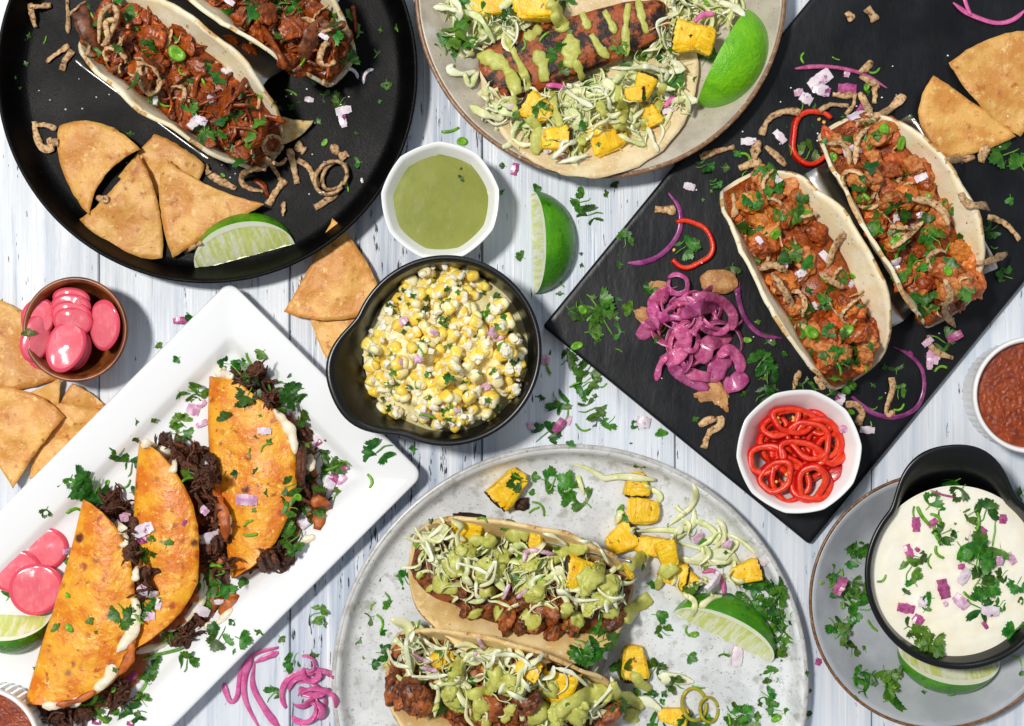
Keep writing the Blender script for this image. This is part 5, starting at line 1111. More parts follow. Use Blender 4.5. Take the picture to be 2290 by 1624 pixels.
# ---------------------------------------------------------------- loose scraps: pan
def put(items, f, surf):
    for x, y, s, k_ in items: leafy(k_, Q(f, x, y) if f else (x, y), s, surf)
put(((545, 330, 44, 's'), (580, 290, 30, 'l'), (725, 300, 44, 'l'), (775, 450, 24, 'l'), (745, 165, 14, 'f'), (830, 155, 14, 'f'), (560, 95, 26, 'l'), (625, 170, 24, 'f'), (425, 525, 28, 'l'), (520, 570, 28, 's'), (500, 520, 20, 'f'), (250, 508, 26, 't'), (250, 595, 18, 'f'), (155, 575, 18, 'f'), (80, 530, 16, 'r'), (435, 787, 20, 'r'), (605, 740, 16, 'f'), (735, 560, 12, 'f'), (630, 895, 24, 'l'), (560, 1030, 20, 't'), (475, 425, 9, 'f'), (375, 460, 14, 'f'), (400, 670, 14, 'f'), (295, 560, 10, 'f'),
     (440, 385, 24, 'o'), (350, 550, 20, 'o'), (540, 610, 32, 'o'), (535, 665, 28, 'o'), (435, 912, 18, 'm'), (640, 995, 13, 'o'), (500, 2, 16, 'o')), 'B', 'black pan')
put(((250, 222, 16, 't'), (490, 38, 16, 'f'), (158, 205, 16, 'f'), (145, 350, 12, 'f'), (110, 490, 9, 'f'), (85, 430, 8, 'f'), (515, 130, 22, 'f'), (720, 738, 14, 'f'), (1228, 965, 14, 'r'), (1540, 600, 16, 'f')), 'A', 'black pan')
def fr(pts, f, w_, lab, m='fried_onion', t_=2.6, hump=3, closed=False):
    o = strip('fried_onion', [Q(f, *p) for p in pts], wob(w_, .2, 6), t_, m, None, rough=3.0, rsize=5.5, hump=hump, roll=U(-.5, .5), taper=.85); return loose(o, lab, 'fried onion', {'A': 'black pan', 'B': 'black pan'}.get(f, 'slate board'), Q(f, *pts[len(pts) // 2]))
so, cu, ch_ = 'straight fried onion', 'curled fried onion', 'stubby fried onion'
for pts, w_, lab in (([(165, 20), (180, 90), (195, 150)], 7, so), ([(160, 35), (220, 38), (280, 28)], 6, so), ([(370, -5), (378, 90), (375, 185)], 5, so), ([(375, 90), (420, 50), (480, 5)], 6, so), ([(255, 340), (310, 300), (380, 250)], 7, so), ([(400, 280), (365, 330), (340, 388)], 8, so), ([(190, 670), (200, 740), (230, 810), (280, 820), (270, 760)], 9, cu), ([(195, 690), (250, 690), (310, 712)], 7, so), ([(290, 790), (320, 785)], 10, ch_),
                   ([(1465, 935), (1400, 930), (1340, 960), (1335, 1010), (1380, 1040), (1450, 1052)], 6, cu), ([(1150, 960), (1220, 1000), (1300, 1040)], 9, so), ([(1130, 910), (1150, 960)], 8, ch_), ([(530, 1090), (600, 1105)], 8, ch_), ([(1015, 1390), (1110, 1335)], 5, so)):
    fr(pts, 'A', w_, lab)
fr([(1400, 985), (1450, 1020), (1475, 1085)], 'A', 7, 'reddish fried onion strip', 'red_sauce')
for pts, w_, lab in (([(100, 865), (150, 920), (195, 1000)], 7, so), ([(125, 1130), (165, 1060), (215, 990)], 8, so), ([(240, 820), (262, 910), (285, 1012)], 8, so), ([(285, 880), (350, 930), (400, 1035)], 8, so), ([(210, 1112), (205, 1190)], 5, so), ([(380, 1145), (440, 1110), (500, 1055)], 9, so), ([(150, 895), (190, 905), (225, 872)], 6, cu), ([(275, 800), (325, 835)], 11, ch_), ([(470, 830), (515, 820)], 12, ch_), ([(515, 870), (560, 845)], 11, ch_), ([(420, 450), (455, 462)], 7, ch_)):
    fr(pts, 'B', w_, lab)
fr([(590, 30), (600, 100), (610, 180)], 'B', 5, 'reddish fried onion strip', 'red_sauce')
for cx, cy, rx, ry, rot, lab in ((490, 970, 24, 34, .6, 'large fried onion ring'), (470, 980, 32, 40, .7, 'outer fried onion ring'), (150, 800, 20, 20, 0, 'small fried onion ring')):
    x, y = Q('B', cx, cy); o = strip('fried_onion', arcpts(x, y, rx, ry, 0, 350, 14, rot), 4.5, 5.5, 'fried_onion', None, rough=2.2, rsize=7, taper=.9, hump=5, n=36); loose(o, lab, 'fried onion', 'black pan', (x, y))
for pts in ([(540, 395), (575, 380), (605, 400), (620, 435)], [(650, 462), (652, 420), (675, 390), (705, 382)]):
    o = strip('onion_strip', [Q('B', *p) for p in pts], 4, 2, 'raw_onion', None); loose(o, 'curved white onion sliver', 'onion', 'black pan', Q('B', *pts[1]))
# ---------------------------------------------------------------- loose scraps: slate
for pts, w_, lab in (([(490, 70), (525, 110)], 11, ch_), ([(600, 45), (650, 115)], 10, ch_), ([(630, 340), (600, 370), (560, 400)], 9, so), ([(560, 420), (620, 450), (670, 480)], 8, so), ([(645, 480), (640, 570)], 6, so), ([(560, 510), (590, 570), (625, 640)], 9, so), ([(640, 645), (720, 605), (805, 525)], 10, so), ([(412, 522), (470, 528), (525, 525)], 7, so), ([(535, 515), (525, 580), (485, 632)], 5, so), ([(340, 612), (400, 578), (500, 585)], 6, so), ([(235, 622), (160, 612), (80, 640), (40, 690), (20, 745)], 8, cu), ([(1035, 885), (1195, 865)], 9, so), ([(1260, 800), (1240, 850), (1228, 895)], 11, so), ([(1125, 1060), (1160, 1125), (1265, 1135)], 12, so), ([(1265, 1195), (1340, 1220), (1400, 1270), (1442, 1320)], 7, so), ([(1200, 1455), (1280, 1435), (1372, 1398)], 7, so)):
    fr(pts, 'D', w_, lab)
for pts, w_, lab in (([(20, 292), (100, 262), (200, 235)], 7, so), ([(320, 200), (305, 300)], 11, so), ([(225, 350), (290, 325), (345, 315)], 10, so), ([(365, 232), (420, 280), (475, 335)], 9, so)):
    fr(pts, 'H', w_, lab)
for pts, w_, lab in (([(120, 490), (140, 410), (175, 345)], 6, so), ([(290, 390), (330, 440), (365, 490)], 7, so), ([(535, 612), (620, 615), (665, 680), (620, 765)], 9, cu), ([(900, 395), (905, 480), (870, 600), (860, 680), (925, 680)], 8, cu), ([(1190, 60), (1205, 140), (1270, 200), (1385, 240)], 7, so)):
    fr(pts, 'M', w_, lab)
fr([(1265, 1165), (1270, 1220), (1200, 1270), (1170, 1360)], 'G', 9, cu); fr([(1140, 1220), (1200, 1190), (1250, 1180)], 'G', 8, ch_); fr([(1352, 1152), (1465, 1162)], 'C', 9, so)
v, f = boxy(4, .8, 1, .62, .22, .10, 2); v = [p * (1 + .04 * noise.noise(p * 6)) for p in v]; o = drop(Proto('fried_skin', v, f, 'fried_skin'), 'fried_skin', *Q('G', 1257, 345), -.05, 42, None, None, 12, .2); tag(o, 'rounded crisp golden fried skin above the pink onion heap', 'fried skin')
put(((430, 325, 16, 't'), (245, 320, 20, 't'), (640, 395, 22, 't'), (600, 478, 22, 'r'), (610, 512, 16, 'f'), (500, 645, 24, 's'), (245, 585, 16, 't'), (320, 590, 18, 'f'), (1350, 855, 50, 's'), (1385, 912, 24, 'l'), (1450, 915, 46, 'l'), (1390, 1085, 26, 'l'), (1280, 1270, 30, 's'), (1355, 1520, 30, 's'), (1300, 1365, 14, 't'), (620, 670, 12, 'f'), (840, 645, 10, 'f'),
     (340, 440, 50, 'o'), (350, 498, 46, 'o'), (490, 490, 44, 'p'), (225, 510, 28, 'm'), (265, 545, 36, 'o'), (120, 755, 40, 'o'), (490, 406, 22, 'm'), (562, 605, 28, 'p'), (555, 645, 40, 'o')), 'D', 'slate board')
put(((50, 332, 30, 's'), (140, 345, 20, 'l'), (225, 262, 18, 'l'), (375, 350, 44, 'l'), (105, 430, 20, 's'), (500, 250, 20, 't'), (600, 255, 42, 's'), (615, 120, 12, 'f'), (265, 285, 24, 't'), (250, 385, 18, 't'), (340, 375, 26, 's'), (80, 470, 9, 'f'), (35, 515, 9, 'f'), (480, 130, 10, 'f'), (275, 208, 40, 'o')), 'H', 'slate board')
put(((690, 80, 32, 's'), (670, 240, 18, 'l'), (655, 180, 10, 'f'), (1060, 130, 38, 's'), (1100, 110, 28, 'l'), (840, 385, 22, 's'), (520, 500, 58, 's'), (560, 580, 50, 's'), (430, 540, 44, 's'), (470, 650, 42, 'l'), (395, 735, 30, 'r'), (430, 515, 24, 'r'), (345, 510, 34, 'l'), (665, 650, 30, 'l'), (735, 515, 34, 'l'), (510, 705, 18, 'l'), (652, 762, 14, 't'), (650, 455, 12, 'f'), (1345, 250, 30, 'l'), (1555, 715, 30, 'l'), (1500, 592, 14, 'f'), (1660, 785, 14, 'f'), (1435, 700, 22, 'r'), (1520, 830, 42, 's'), (1560, 890, 40, 's'), (1515, 935, 20, 'l'), (1540, 1030, 34, 's'), (1590, 995, 20, 'f'), (1420, 1028, 18, 'f'), (1115, 1180, 16, 'f'), (640, 570, 12, 'f'), (500, 440, 16, 'f')), 'G', 'slate board')
put(((840, 315, 16, 'f'), (935, 345, 30, 'l'), (690, 310, 22, 't'), (540, 450, 32, 's'), (950, 490, 30, 's'), (960, 640, 22, 't'), (755, 640, 16, 't'), (750, 452, 12, 'f'), (810, 562, 10, 'f'), (1320, 120, 50, 's'), (1285, 320, 24, 't'), (410, 525, 36, 'l'), (300, 490, 34, 'l'), (190, 462, 34, 'l'), (50, 205, 16, 'f'), (575, 670, 20, 'r'),
     (1225, 225, 50, 'm'), (1400, 70, 40, 'p'), (1185, 115, 24, 'm'), (1200, 285, 26, 'm'), (490, 565, 32, 'o'), (705, 810, 38, 'o'), (735, 772, 14, 't'), (1048, 205, 20, 'p'), (520, 800, 26, 'm')), 'M', 'slate board')
put(((1540, 1028, 30, 'o'),), 'C', 'slate board')
# ---------------------------------------------------------------- loose scraps: table
W_ = 'white planks'
put(((225, 720, 34, 't'), (290, 780, 26, 'r'), (525, 915, 18, 'l'), (578, 932, 30, 'p'), (510, 1062, 14, 'f'), (685, 1050, 22, 'l'), (935, 1040, 8, 'f'), (1120, 1005, 20, 'l'), (1080, 1070, 20, 'f'), (940, 1115, 40, 's'), (985, 1185, 40, 's'), (625, 1418, 24, 'l'), (950, 1465, 10, 'f'), (840, 1565, 14, 't'), (945, 1400, 9, 'f')), 'C', W_)
put(((340, 815, 36, 's'), (370, 855, 16, 'l'), (220, 870, 26, 't'), (205, 820, 32, 'm'), (455, 890, 46, 's'), (480, 930, 36, 's'), (430, 985, 36, 's'), (380, 970, 22, 't'), (545, 980, 22, 't'), (508, 1042, 14, 'f'), (440, 1062, 18, 'f'), (172, 1060, 20, 'f'), (285, 1085, 44, 's'), (300, 1125, 36, 'l'), (335, 1163, 24, 't'), (495, 1120, 44, 's'), (215, 1262, 46, 's'), (115, 1225, 22, 'm'), (285, 1222, 40, 'p'), (345, 1190, 22, 'm'), (430, 1240, 30, 't'), (505, 1217, 14, 'f'), (590, 1205, 30, 's'), (800, 1200, 40, 'o'), (765, 1235, 24, 'l'), (915, 1290, 26, 'l'), (290, 415, 14, 'f'), (425, 245, 10, 'f'), (240, 780, 16, 'f'), (725, 1328, 7, 'f'), (422, 175, 9, 'f')), 'G', W_)
put(((1190, 440, 34, 'p'), (1230, 460, 34, 'l'), (1265, 410, 22, 't'), (1040, 590, 18, 'l')), 'E', W_)
put(((626, 1425, 18, 'l'), (612, 1550, 34, 's'), (715, 1370, 32, 's'), (725, 1395, 16, 'f'), (924, 1002, 22, 'f'), (1160, 575, 14, 'f'), (1808, 1603, 24, 'l'), (1805, 1505, 12, 'f'), (1830, 1480, 26, 'p'), (1812, 1545, 12, 'f')), None, W_)
# ---------------------------------------------------------------- loose scraps: white platter
put(((820, 90, 28, 'l'), (325, 128, 18, 'l'), (390, 320, 44, 's'), (440, 330, 34, 's'), (330, 330, 26, 'l'), (395, 378, 14, 'f'), (335, 500, 34, 's'), (345, 560, 36, 's'), (75, 502, 16, 'f'), (178, 490, 16, 'f'), (75, 595, 20, 'f'), (1480, 680, 50, 's'), (1445, 848, 26, 't'), (410, 430, 40, 'm'), (465, 395, 26, 'm'), (462, 512, 26, 'm'), (1180, 610, 7, 'f')), 'J', 'white platter')
put(((275, 345, 26, 'l'), (450, 190, 52, 's'), (500, 225, 46, 's'), (560, 250, 44, 's'), (420, 160, 30, 'l'), (440, 350, 28, 't'), (740, 205, 28, 't'), (632, 188, 14, 'r'), (700, 25, 36, 's'), (780, 80, 44, 's'), (775, 245, 22, 'l'), (1105, 1235, 40, 's'), (1375, 1182, 12, 'f'), (1525, 1075, 18, 'f'), (1378, 1000, 18, 'l'), (1410, 1105, 40, 'l'), (1290, 1110, 40, 's'), (1330, 1130, 28, 'l'), (1250, 1065, 28, 'l'), (880, 1275, 50, 's'), (850, 1300, 34, 's'), (910, 1320, 18, 'l'), (855, 1385, 32, 't'), (880, 1380, 22, 'l'), (840, 1472, 30, 's'), (790, 1545, 38, 's'), (720, 1540, 34, 's'), (590, 1575, 40, 't'), (830, 1560, 22, 'l'), (640, 1605, 22, 'l'), (50, 865, 36, 'l'), (10, 1400, 20, 'l'), (375, 655, 20, 'l'), (780, 1335, 34, 'p'), (570, 1600, 24, 'p'), (205, 1285, 12, 'f'), (400, 590, 24, 'm'), (770, 1610, 20, 'p')), 'I', 'white platter')
o = strip('cilantro_stalk', [Q('I', *p) for p in ((830, 1235), (900, 1210), (1000, 1185), (1085, 1163))], 3.5, 3.5, 'stem', None); tag(o, 'long pale green cilantro stem on the white platter', 'cilantro')
v, f = leaflet(33); o = drop(Proto('cilantro_leaf', [Vector((p.x * 46, p.y * 18, p.z * 20)) for p in v], f, 'leaf'), 'cilantro_leaf', *Q('I', 1430, 740), R(-80), 1, None, None, 3, .4); tag(o, 'large folded cilantro leaf at the end of the right folded taco', 'cilantro')
# ---------------------------------------------------------------- oval plate
sg = 'grey plate'
for x, y, s, i, rz, a, f_, lab in ((1030, 260, 46, 0, 2.3, .8, 'K', 'grilled pineapple piece with a black end at the top of the grey plate'), (360, 240, 28, 2, 1.6, 1.1, 'L', 'upper pineapple piece of two joined under the cabbage strand'), (395, 390, 36, 1, .1, 1, 'L', 'square pineapple piece with specks near the top of the grey plate'), (275, 550, 36, 2, -.5, 1, 'L', 'pineapple piece beside the steel holder corner'), (445, 590, 40, 3, .2, .7, 'L', 'flattened pineapple piece with a burnt fringe right of the holder'),
                          (535, 635, 30, 1, 1.3, .9, 'L', 'upright pineapple piece in the middle of the spilled slaw'), (640, 790, 32, 3, .8, 1, 'L', 'ragged pineapple piece left of the pink rimmed onion'), (570, 750, 34, 4, .2, .9, 'L', 'pineapple piece half covered with green sauce'), (312, 720, 22, 1, 1.3, .5, 'L', 'narrow pineapple sliver at the right tip of the upper slaw taco'), (985, 740, 36, 0, -.3, .8, 'L', 'pineapple piece with a charred end by the cilantro pile'), (345, 1255, 40, 4, 1.5, .9, 'L', 'pineapple piece flanked by two leaves right of the lower slaw taco'), (570, 1560, 34, 2, .2, .7, 'L', 'pineapple piece under the yellow pepper ring at the bottom')):
    x, y = Q(f_, x, y); o = drop(PINE[i], 'pineapple_chunk', x, y, -rz, (s, s * a, s * .7), None, None, s * .45, .3); tag(o, lab, 'pineapple')
v, f = blob(16, 13, 8, .5, .6, 3, 4); o = drop(Proto('charred_scrap', v, f, 'char'), 'charred_scrap', *Q('K', 1115, 355), .5, 1, None, None, 5, .3); tag(o, 'black charred pineapple scrap below the topmost pineapple piece', 'pineapple')
def sl(pts, w_, lab, m='slaw', f='L', hump=6): o = strip('cabbage_shred', [Q(f, *p) for p in pts], wob(w_, .25, 5), 1.7, m, None, hump=hump, n=34, roll=U(-.4, .4)); return loose(o, lab, 'cabbage', sg, Q(f, *pts[len(pts) // 2]))
cb, cw = 'long cabbage shred', 'broad white cabbage piece'
for pts, w_ in (([(0, 125), (80, 150), (150, 190), (180, 205), (260, 195), (350, 200), (470, 215)], 7), ([(20, 190), (40, 240), (60, 300)], 6), ([(540, 480), (600, 430), (670, 370), (700, 300), (685, 235)], 5), ([(580, 360), (610, 390), (640, 410)], 5), ([(340, 510), (480, 500), (600, 500), (680, 470), (690, 380)], 6), ([(580, 565), (690, 600), (780, 615), (830, 580), (860, 530)], 6), ([(865, 520), (950, 560), (1040, 635)], 4), ([(620, 860), (690, 910), (680, 995)], 6), ([(720, 945), (790, 890), (850, 880)], 7), ([(700, 450), (770, 480), (810, 530), (760, 560)], 8), ([(830, 475), (830, 540), (790, 580)], 5), ([(240, 470), (262, 420), (275, 385)], 7), ([(600, 660), (720, 690), (800, 700)], 6), ([(890, 760), (930, 790), (980, 800)], 5), ([(360, 490), (330, 500), (345, 530)], 4), ([(770, 780), (800, 830), (790, 880)], 5), ([(400, 240), (450, 270), (490, 300), (490, 350)], 6), ([(690, 830), (740, 790), (760, 770)], 6)):
    sl(pts, w_, cb)
for pts, w_ in (([(670, 670), (780, 650), (860, 640), (950, 690)], 13), ([(640, 450), (590, 520), (560, 560)], 9), ([(330, 1505), (410, 1480), (500, 1530)], 14), ([(480, 1345), (580, 1350), (690, 1372)], 12)): sl(pts, w_, cw, 'slaw_white')
for i in range(16):
    x, y = Q('L', U(540, 930), U(470, 860)); loose(drop(pick(SLAW), 'cabbage_shred', x, y, None, U(20, 36), None, None, 3, .4, .3), 'short cabbage shred', 'cabbage', sg, (x, y))
for pts, w_ in (([(290, 1015), (330, 970), (380, 930), (440, 885)], 17), ([(310, 725), (360, 680), (425, 640)], 14), ([(330, 1320), (380, 1370), (440, 1415)], 13), ([(230, 1370), (250, 1450), (330, 1470), (400, 1520)], 14), ([(340, 1520), (330, 1600)], 16), ([(500, 700), (550, 730), (580, 700)], 18), ([(480, 840), (500, 760)], 9)):
    o = strip('sauce_smear', [Q('L', *p) for p in pts], wob(w_, .22), 6, 'green_sauce', None, ns=12, taper=.6, rough=3, rsize=16, lift=2); loose(o, 'smear of green sauce', 'sauce', sg, Q('L', *pts[len(pts) // 2]))
for pts in ([(735, 745), (800, 735), (850, 790), (860, 870)],): o = strip('onion_strip', [Q('L', *p) for p in pts], 5, 4, 'bright_onion', None); tag(o, 'white onion slice with a pink rim in the spilled slaw', 'onion')
x, y = Q('L', 795, 800); o = drop(ONION[3], 'onion_dice', x, y, .7, 26, None, None, 2); tag(o, 'large white onion petal inside the pink rim on the grey plate', 'onion')
put(((880, 580, 26, 'm'), (720, 545, 28, 'm'), (1085, 680, 28, 'o'), (935, 1222, 40, 'o'), (1105, 975, 30, 'm')), 'L', sg)
put(((1385, 25, 20, 'l'), (1240, 215, 44, 'l'), (1300, 210, 50, 's'), (1350, 250, 46, 'l'), (1410, 260, 28, 't'), (1400, 335, 40, 'l'), (1485, 350, 48, 'l'), (1110, 225, 44, 'l'), (1080, 190, 24, 't'), (1150, 285, 22, 'l'), (1165, 192, 24, 'l'), (1215, 370, 34, 't'), (1180, 385, 22, 't'), (440, 775, 30, 's'), (345, 905, 30, 't'), (350, 935, 20, 'l'), (305, 790, 12, 'f'), (250, 1000, 28, 'l'), (303, 1030, 34, 't'), (310, 1075, 18, 'l'), (175, 1135, 20, 'f'), (320, 1165, 26, 'l'), (320, 1210, 28, 's'), (200, 1235, 12, 'f'), (250, 1270, 24, 'l'), (510, 578, 22, 'r'), (590, 450, 12, 'f'), (255, 935, 16, 't'), (430, 835, 7, 'f'), (1565, 1070, 54, 's'), (1590, 1130, 46, 's'), (1500, 1190, 50, 's'), (1450, 1210, 40, 's'), (1485, 1280, 24, 'l')), 'K', sg)
put(((470, 985, 42, 'l'), (505, 1080, 28, 's'), (650, 1080, 20, 't'), (690, 1098, 22, 'r'), (860, 1205, 22, 'l'), (655, 1220, 28, 'l'), (1130, 1315, 26, 's'), (1110, 1382, 20, 'l'), (1165, 1360, 10, 't'), (1110, 1450, 30, 's'), (1130, 1470, 24, 'l'), (1065, 1497, 14, 'f'), (1150, 1530, 28, 's'), (1160, 1578, 26, 'r'), (1205, 1550, 24, 'l'), (930, 1565, 40, 's'), (970, 1550, 34, 's'), (890, 1590, 24, 't'), (1015, 1590, 34, 's'), (280, 1290, 44, 's'), (250, 1260, 32, 'l'), (465, 1290, 38, 's'), (268, 382, 26, 'r'), (385, 145, 26, 'l'), (310, 425, 18, 'l'), (440, 1450, 28, 's'), (495, 1490, 16, 'l'), (520, 1440, 18, 'f'), (580, 1380, 32, 's'), (715, 1400, 24, 't'), (365, 1430, 22, 'r'), (650, 1590, 34, 's'), (750, 1600, 30, 's'), (255, 1500, 34, 's'), (480, 1600, 40, 's'), (700, 890, 20, 'f'), (870, 630, 12, 'f'), (855, 720, 22, 'l'), (755, 720, 20, 'r'), (670, 830, 28, 's'), (740, 545, 32, 'l'), (540, 480, 12, 't'), (400, 690, 22, 'l'), (450, 815, 24, 'f'), (1240, 1030, 14, 'f'), (1245, 985, 12, 't'), (1070, 1328, 6, 'f'), (1190, 1248, 7, 'f')), 'L', sg)
for x, y in ((930, 880), (980, 860), (960, 900), (1020, 850), (1060, 820), (1040, 800), (1090, 800), (1130, 830), (1170, 820), (1080, 870), (1130, 890), (1060, 920), (1150, 940), (1110, 960), (1180, 1000), (1150, 1040), (1200, 1050), (1160, 1090), (1210, 1100), (1190, 1140), (1160, 1170), (1220, 1160), (1210, 1020), (1130, 1000), (1010, 900), (1180, 870)):
    leafy(pick('sssl'), Q('L', x, y), U(28, 40), sg)
x, y = Q('L', 690, 1500); o = strip('pepper_ring', arcpts(x, y, 27, 36, 0, 352, 16, -.15), 4, 5, 'jalapeno', None, taper=.95, n=36); tag(o, 'yellow green pepper ring nearest the bottom of the grey plate', 'pepper')
x, y = Q('L', 775, 1530); o = strip('pepper_ring', arcpts(x, y, 20, 28, 0, 352, 16, -.1), 3.5, 4, 'jalapeno', None, taper=.95, n=36); tag(o, 'smaller pale pepper ring behind the yellow green one', 'pepper')
# ---------------------------------------------------------------- side plate and queso
put(((345, 520, 46, 's'), (385, 490, 34, 's'), (330, 570, 24, 'l'), (220, 670, 36, 's'), (225, 720, 36, 's'), (345, 690, 28, 'l'), (270, 672, 30, 't'), (330, 820, 46, 's'), (290, 790, 40, 's'), (380, 880, 44, 's'), (400, 770, 46, 'l'), (265, 735, 44, 'p'), (145, 712, 12, 'r'), (230, 980, 38, 's'), (265, 1030, 38, 's'), (350, 945, 28, 's'), (290, 940, 16, 't'), (465, 985, 28, 't'), (335, 1135, 32, 's'), (422, 1140, 24, 'l'), (390, 1310, 34, 's'), (400, 1390, 36, 's'), (460, 1290, 40, 'l'), (540, 1265, 46, 'l'), (560, 1370, 44, 's'), (570, 1460, 58, 'l'), (640, 1240, 22, 'l'), (628, 1288, 18, 's'), (793, 1395, 12, 'l'), (968, 1420, 16, 't'), (1420, 1270, 24, 'l'), (1395, 1200, 24, 't')), 'N', 'side plate')
put(((1000, 60, 46, 'l'), (1040, 110, 42, 'l'), (830, 220, 44, 'l'), (790, 290, 42, 't'), (745, 340, 34, 'p'), (730, 258, 20, 't'), (890, 250, 22, 'l'), (880, 300, 26, 't'), (850, 330, 26, 'p'), (870, 390, 34, 't'), (910, 400, 36, 's'), (970, 470, 22, 'l'), (1080, 280, 34, 's'), (1190, 250, 44, 's'), (1140, 320, 32, 't'), (1298, 305, 32, 'p'), (1160, 398, 30, 'p'), (1105, 420, 24, 'o'), (1003, 390, 20, 'l'), (1030, 480, 48, 'l'), (1065, 440, 14, 'f'), (1230, 470, 64, 's'), (1180, 500, 40, 'l'), (1140, 530, 50, 's'), (1275, 570, 26, 'm'), (1350, 555, 26, 'm'), (1295, 665, 26, 's'), (698, 510, 32, 'p'), (755, 500, 18, 'p'), (765, 550, 28, 's'), (830, 575, 26, 't'), (885, 520, 26, 't'), (715, 610, 38, 's'), (530, 690, 20, 't'), (740, 715, 34, 'l'), (675, 780, 18, 'l'), (785, 830, 30, 'o'), (920, 748, 46, 'p'), (1035, 608, 24, 'p'), (1050, 670, 34, 'o'), (1150, 620, 34, 's'), (1150, 690, 46, 's'), (1200, 740, 40, 's'), (1030, 830, 46, 'm'), (680, 872, 40, 'p'), (760, 945, 38, 'p'), (845, 808, 28, 'l'), (800, 888, 22, 'l'), (690, 990, 34, 'l'), (760, 1050, 40, 's'), (830, 1090, 46, 's'), (870, 1130, 30, 'l'), (1150, 870, 50, 's'), (1160, 820, 40, 'l'), (1085, 800, 28, 't'), (1280, 855, 24, 's'), (1185, 982, 20, 'p'), (1215, 890, 34, 'o'), (1390, 720, 34, 's'), (1430, 818, 18, 'l'), (1375, 1010, 42, 'l'), (1425, 975, 38, 'l'), (1085, 940, 14, 'f'), (1420, 150, 32, 's'), (935, 845, 16, 'm'), (995, 335, 7, 'f'), (700, 1045, 14, 'f')), 'N', 'queso')
o = strip('onion_strip', [Q('N', 840, 125), Q('N', 910, 150), Q('N', 992, 168)], 2.5, 2, 'onion_skin', None); tag(o, 'thin purple onion sliver at the top of the queso', 'onion')
leafy('l', Q('B', 1195, 975), 16, 'green salsa')
leafy('f', Q('B', 1188, 930), 8, 'green salsa')

# coarse salt on the dark dishes
for nm, poly_, n_ in (('slate board', [(1300, 740), (1800, 120), (2250, 20), (2270, 560), (1820, 1100)], 60), ('black pan', [(90, 60), (250, 10), (760, 20), (850, 200), (700, 480), (560, 420), (80, 330)], 55)):
    parts = []
    def grain(x, y):
        p, n2 = hit(x, y)
        if p.z < 45: v, f = boxy(1, .6, U(1.2, 2.4), U(1.2, 2), U(1, 1.6), .3, x); parts.append(([q + p + Vector((0, 0, 1)) for q in v], f))
    scat(poly_, n_, grain)
    v, f = join(*parts); o = solid('salt_grains', v, f, 'salt', None, sum(v, Vector()) / len(v), smooth=False, reg=False); o['kind'] = 'stuff'; o['label'] = 'white salt grains scattered over the bare %s' % nm; o['category'] = 'salt'

# ---------------------------------------------------------------- labels of the loose pieces
MARK = [('the lime wedge in the pan', 548, 560), ('the pan chips', 300, 440), ('the mushroom tacos', 450, 150), ('the green salsa bowl', 985, 450), ('the corn pot', 998, 784), ('the lone lime wedge', 1240, 540), ('the pink onion heap', 1556, 745), ('the chili bowl', 1787, 1010),
        ('the left chicken taco', 1793, 626), ('the right chicken taco', 2006, 492), ('the slate chips', 2160, 250), ('the red salsa ramekin', 2260, 884), ('the wooden bowl', 168, 737), ('the right folded taco', 560, 1060), ('the middle folded taco', 370, 1220), ('the left folded taco', 180, 1350), ('the radish slices', 60, 1270),
        ('the upper slaw taco', 1166, 1296), ('the lower slaw taco', 1112, 1552), ('the grey plate lime', 1620, 1410), ('the queso pot', 2147, 1284), ('the open taco', 1318, 155), ('the top chip', 740, 620), ('the spilled slaw', 1560, 1250)]
BY = {'queso': [('the pot tab', 2110, 1040), ('the pot rim', 2000, 1440), ('the queso centre', 2150, 1290), ('the right edge', 2290, 1300)], 'side plate': [('the lime half', 2120, 1500), ('the brown rim', 1815, 1330), ('the queso pot', 2030, 1300)]}
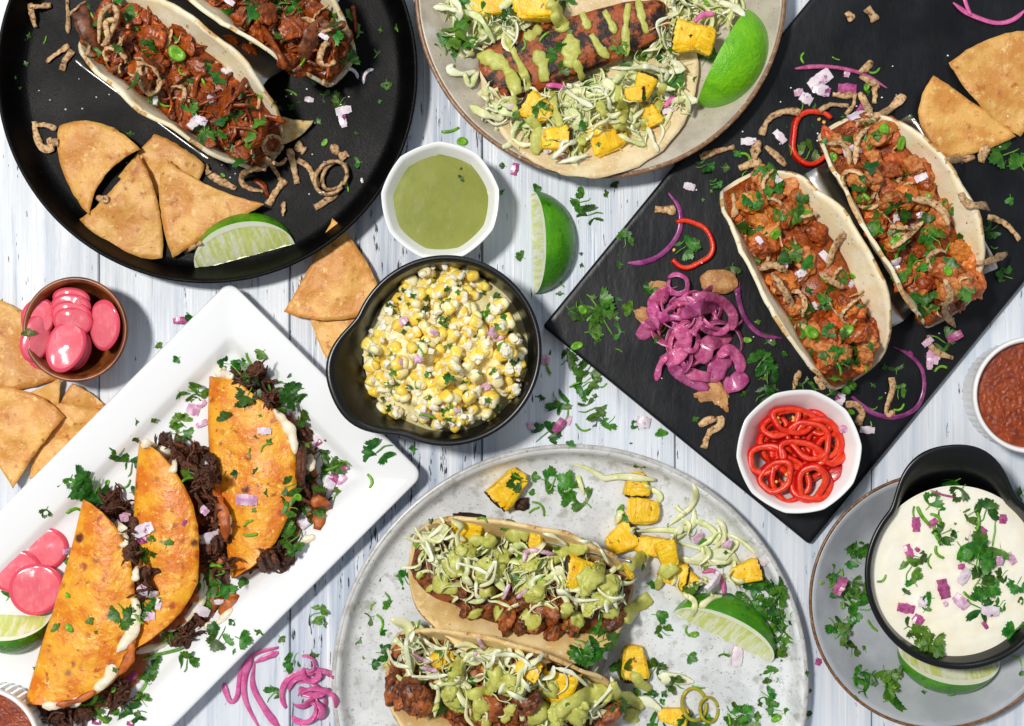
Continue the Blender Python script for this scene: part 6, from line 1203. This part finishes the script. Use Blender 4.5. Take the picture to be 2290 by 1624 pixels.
ords = ['', 'second ', 'third ', 'fourth ', 'fifth ', 'sixth ', 'seventh ', 'eighth ', 'ninth ', 'tenth ', 'eleventh ', 'twelfth ', 'thirteenth ', 'fourteenth ', 'fifteenth ', 'sixteenth ', 'seventeenth ', 'eighteenth ', 'nineteenth ', 'twentieth ']
groups = {}
for o, noun, cat, surf, (x, y) in LOOSE:
    if o is None: continue
    nm, mx, my = min(BY.get(surf, MARK), key=lambda m_: math.hypot(m_[1] - x, m_[2] - y)); dx, dy = x - mx, y - my
    side = ('right of' if dx > 0 else 'left of') if abs(dx) > abs(dy) else ('below' if dy > 0 else 'above')
    groups.setdefault((noun, surf, nm, side), []).append((math.hypot(dx, dy), o, cat))
for (noun, surf, nm, side), L_ in groups.items():
    L_.sort(key=lambda q: q[0])
    for i, (d, o, cat) in enumerate(L_):
        lab = '%s on the %s, %s %s' % (noun, surf, side, nm)
        if len(L_) > 1: lab = '%s on the %s, %snearest %s %s' % (noun, surf, ords[min(i, 19)], side, nm)
        tag(o, lab, cat, '%s scattered on the %s' % ({'cilantro': 'cilantro pieces', 'scallion': 'scallion and stem pieces', 'onion': 'onion pieces', 'fried onion': 'fried onion pieces', 'cabbage': 'cabbage shreds', 'sauce': 'sauce smears'}[cat], surf))
rings = [o for o in COL.objects if o.name.startswith('chili_ring') and o.get('group')]
names = ['chili ring at the bottom of the bowl under the centre rings', 'chili ring at the bottom of the bowl right of the centre', 'chili ring at the bottom of the bowl on the lower left', 'chili ring at the bottom of the bowl below the centre', 'chili ring at the bottom of the bowl near the onion bit', 'chili ring at the bottom of the bowl on the left', 'buried red chili ring at the left of the bowl', 'buried red chili ring at the top of the bowl', 'buried red chili ring at the right of the bowl', 'red chili ring low in the middle of the bowl', 'red chili ring at the upper left wall of the bowl', 'tall red chili ring along the right wall of the bowl', 'red chili ring leaning on the tall one at the right', 'topmost flat red chili ring at the back of the bowl', 'open red chili ring in the centre of the bowl', 'wide red chili ring just below the centre one', 'red chili ring at the far left of the bowl', 'round red chili ring with seeds at the lower left', 'round red chili ring at the bottom of the bowl', 'small oval red chili ring on top at the bottom', 'red chili ring on the left below the far left one', 'red chili ring under the flat one at the back']
for o, nm in zip(rings, names): o['label'] = nm
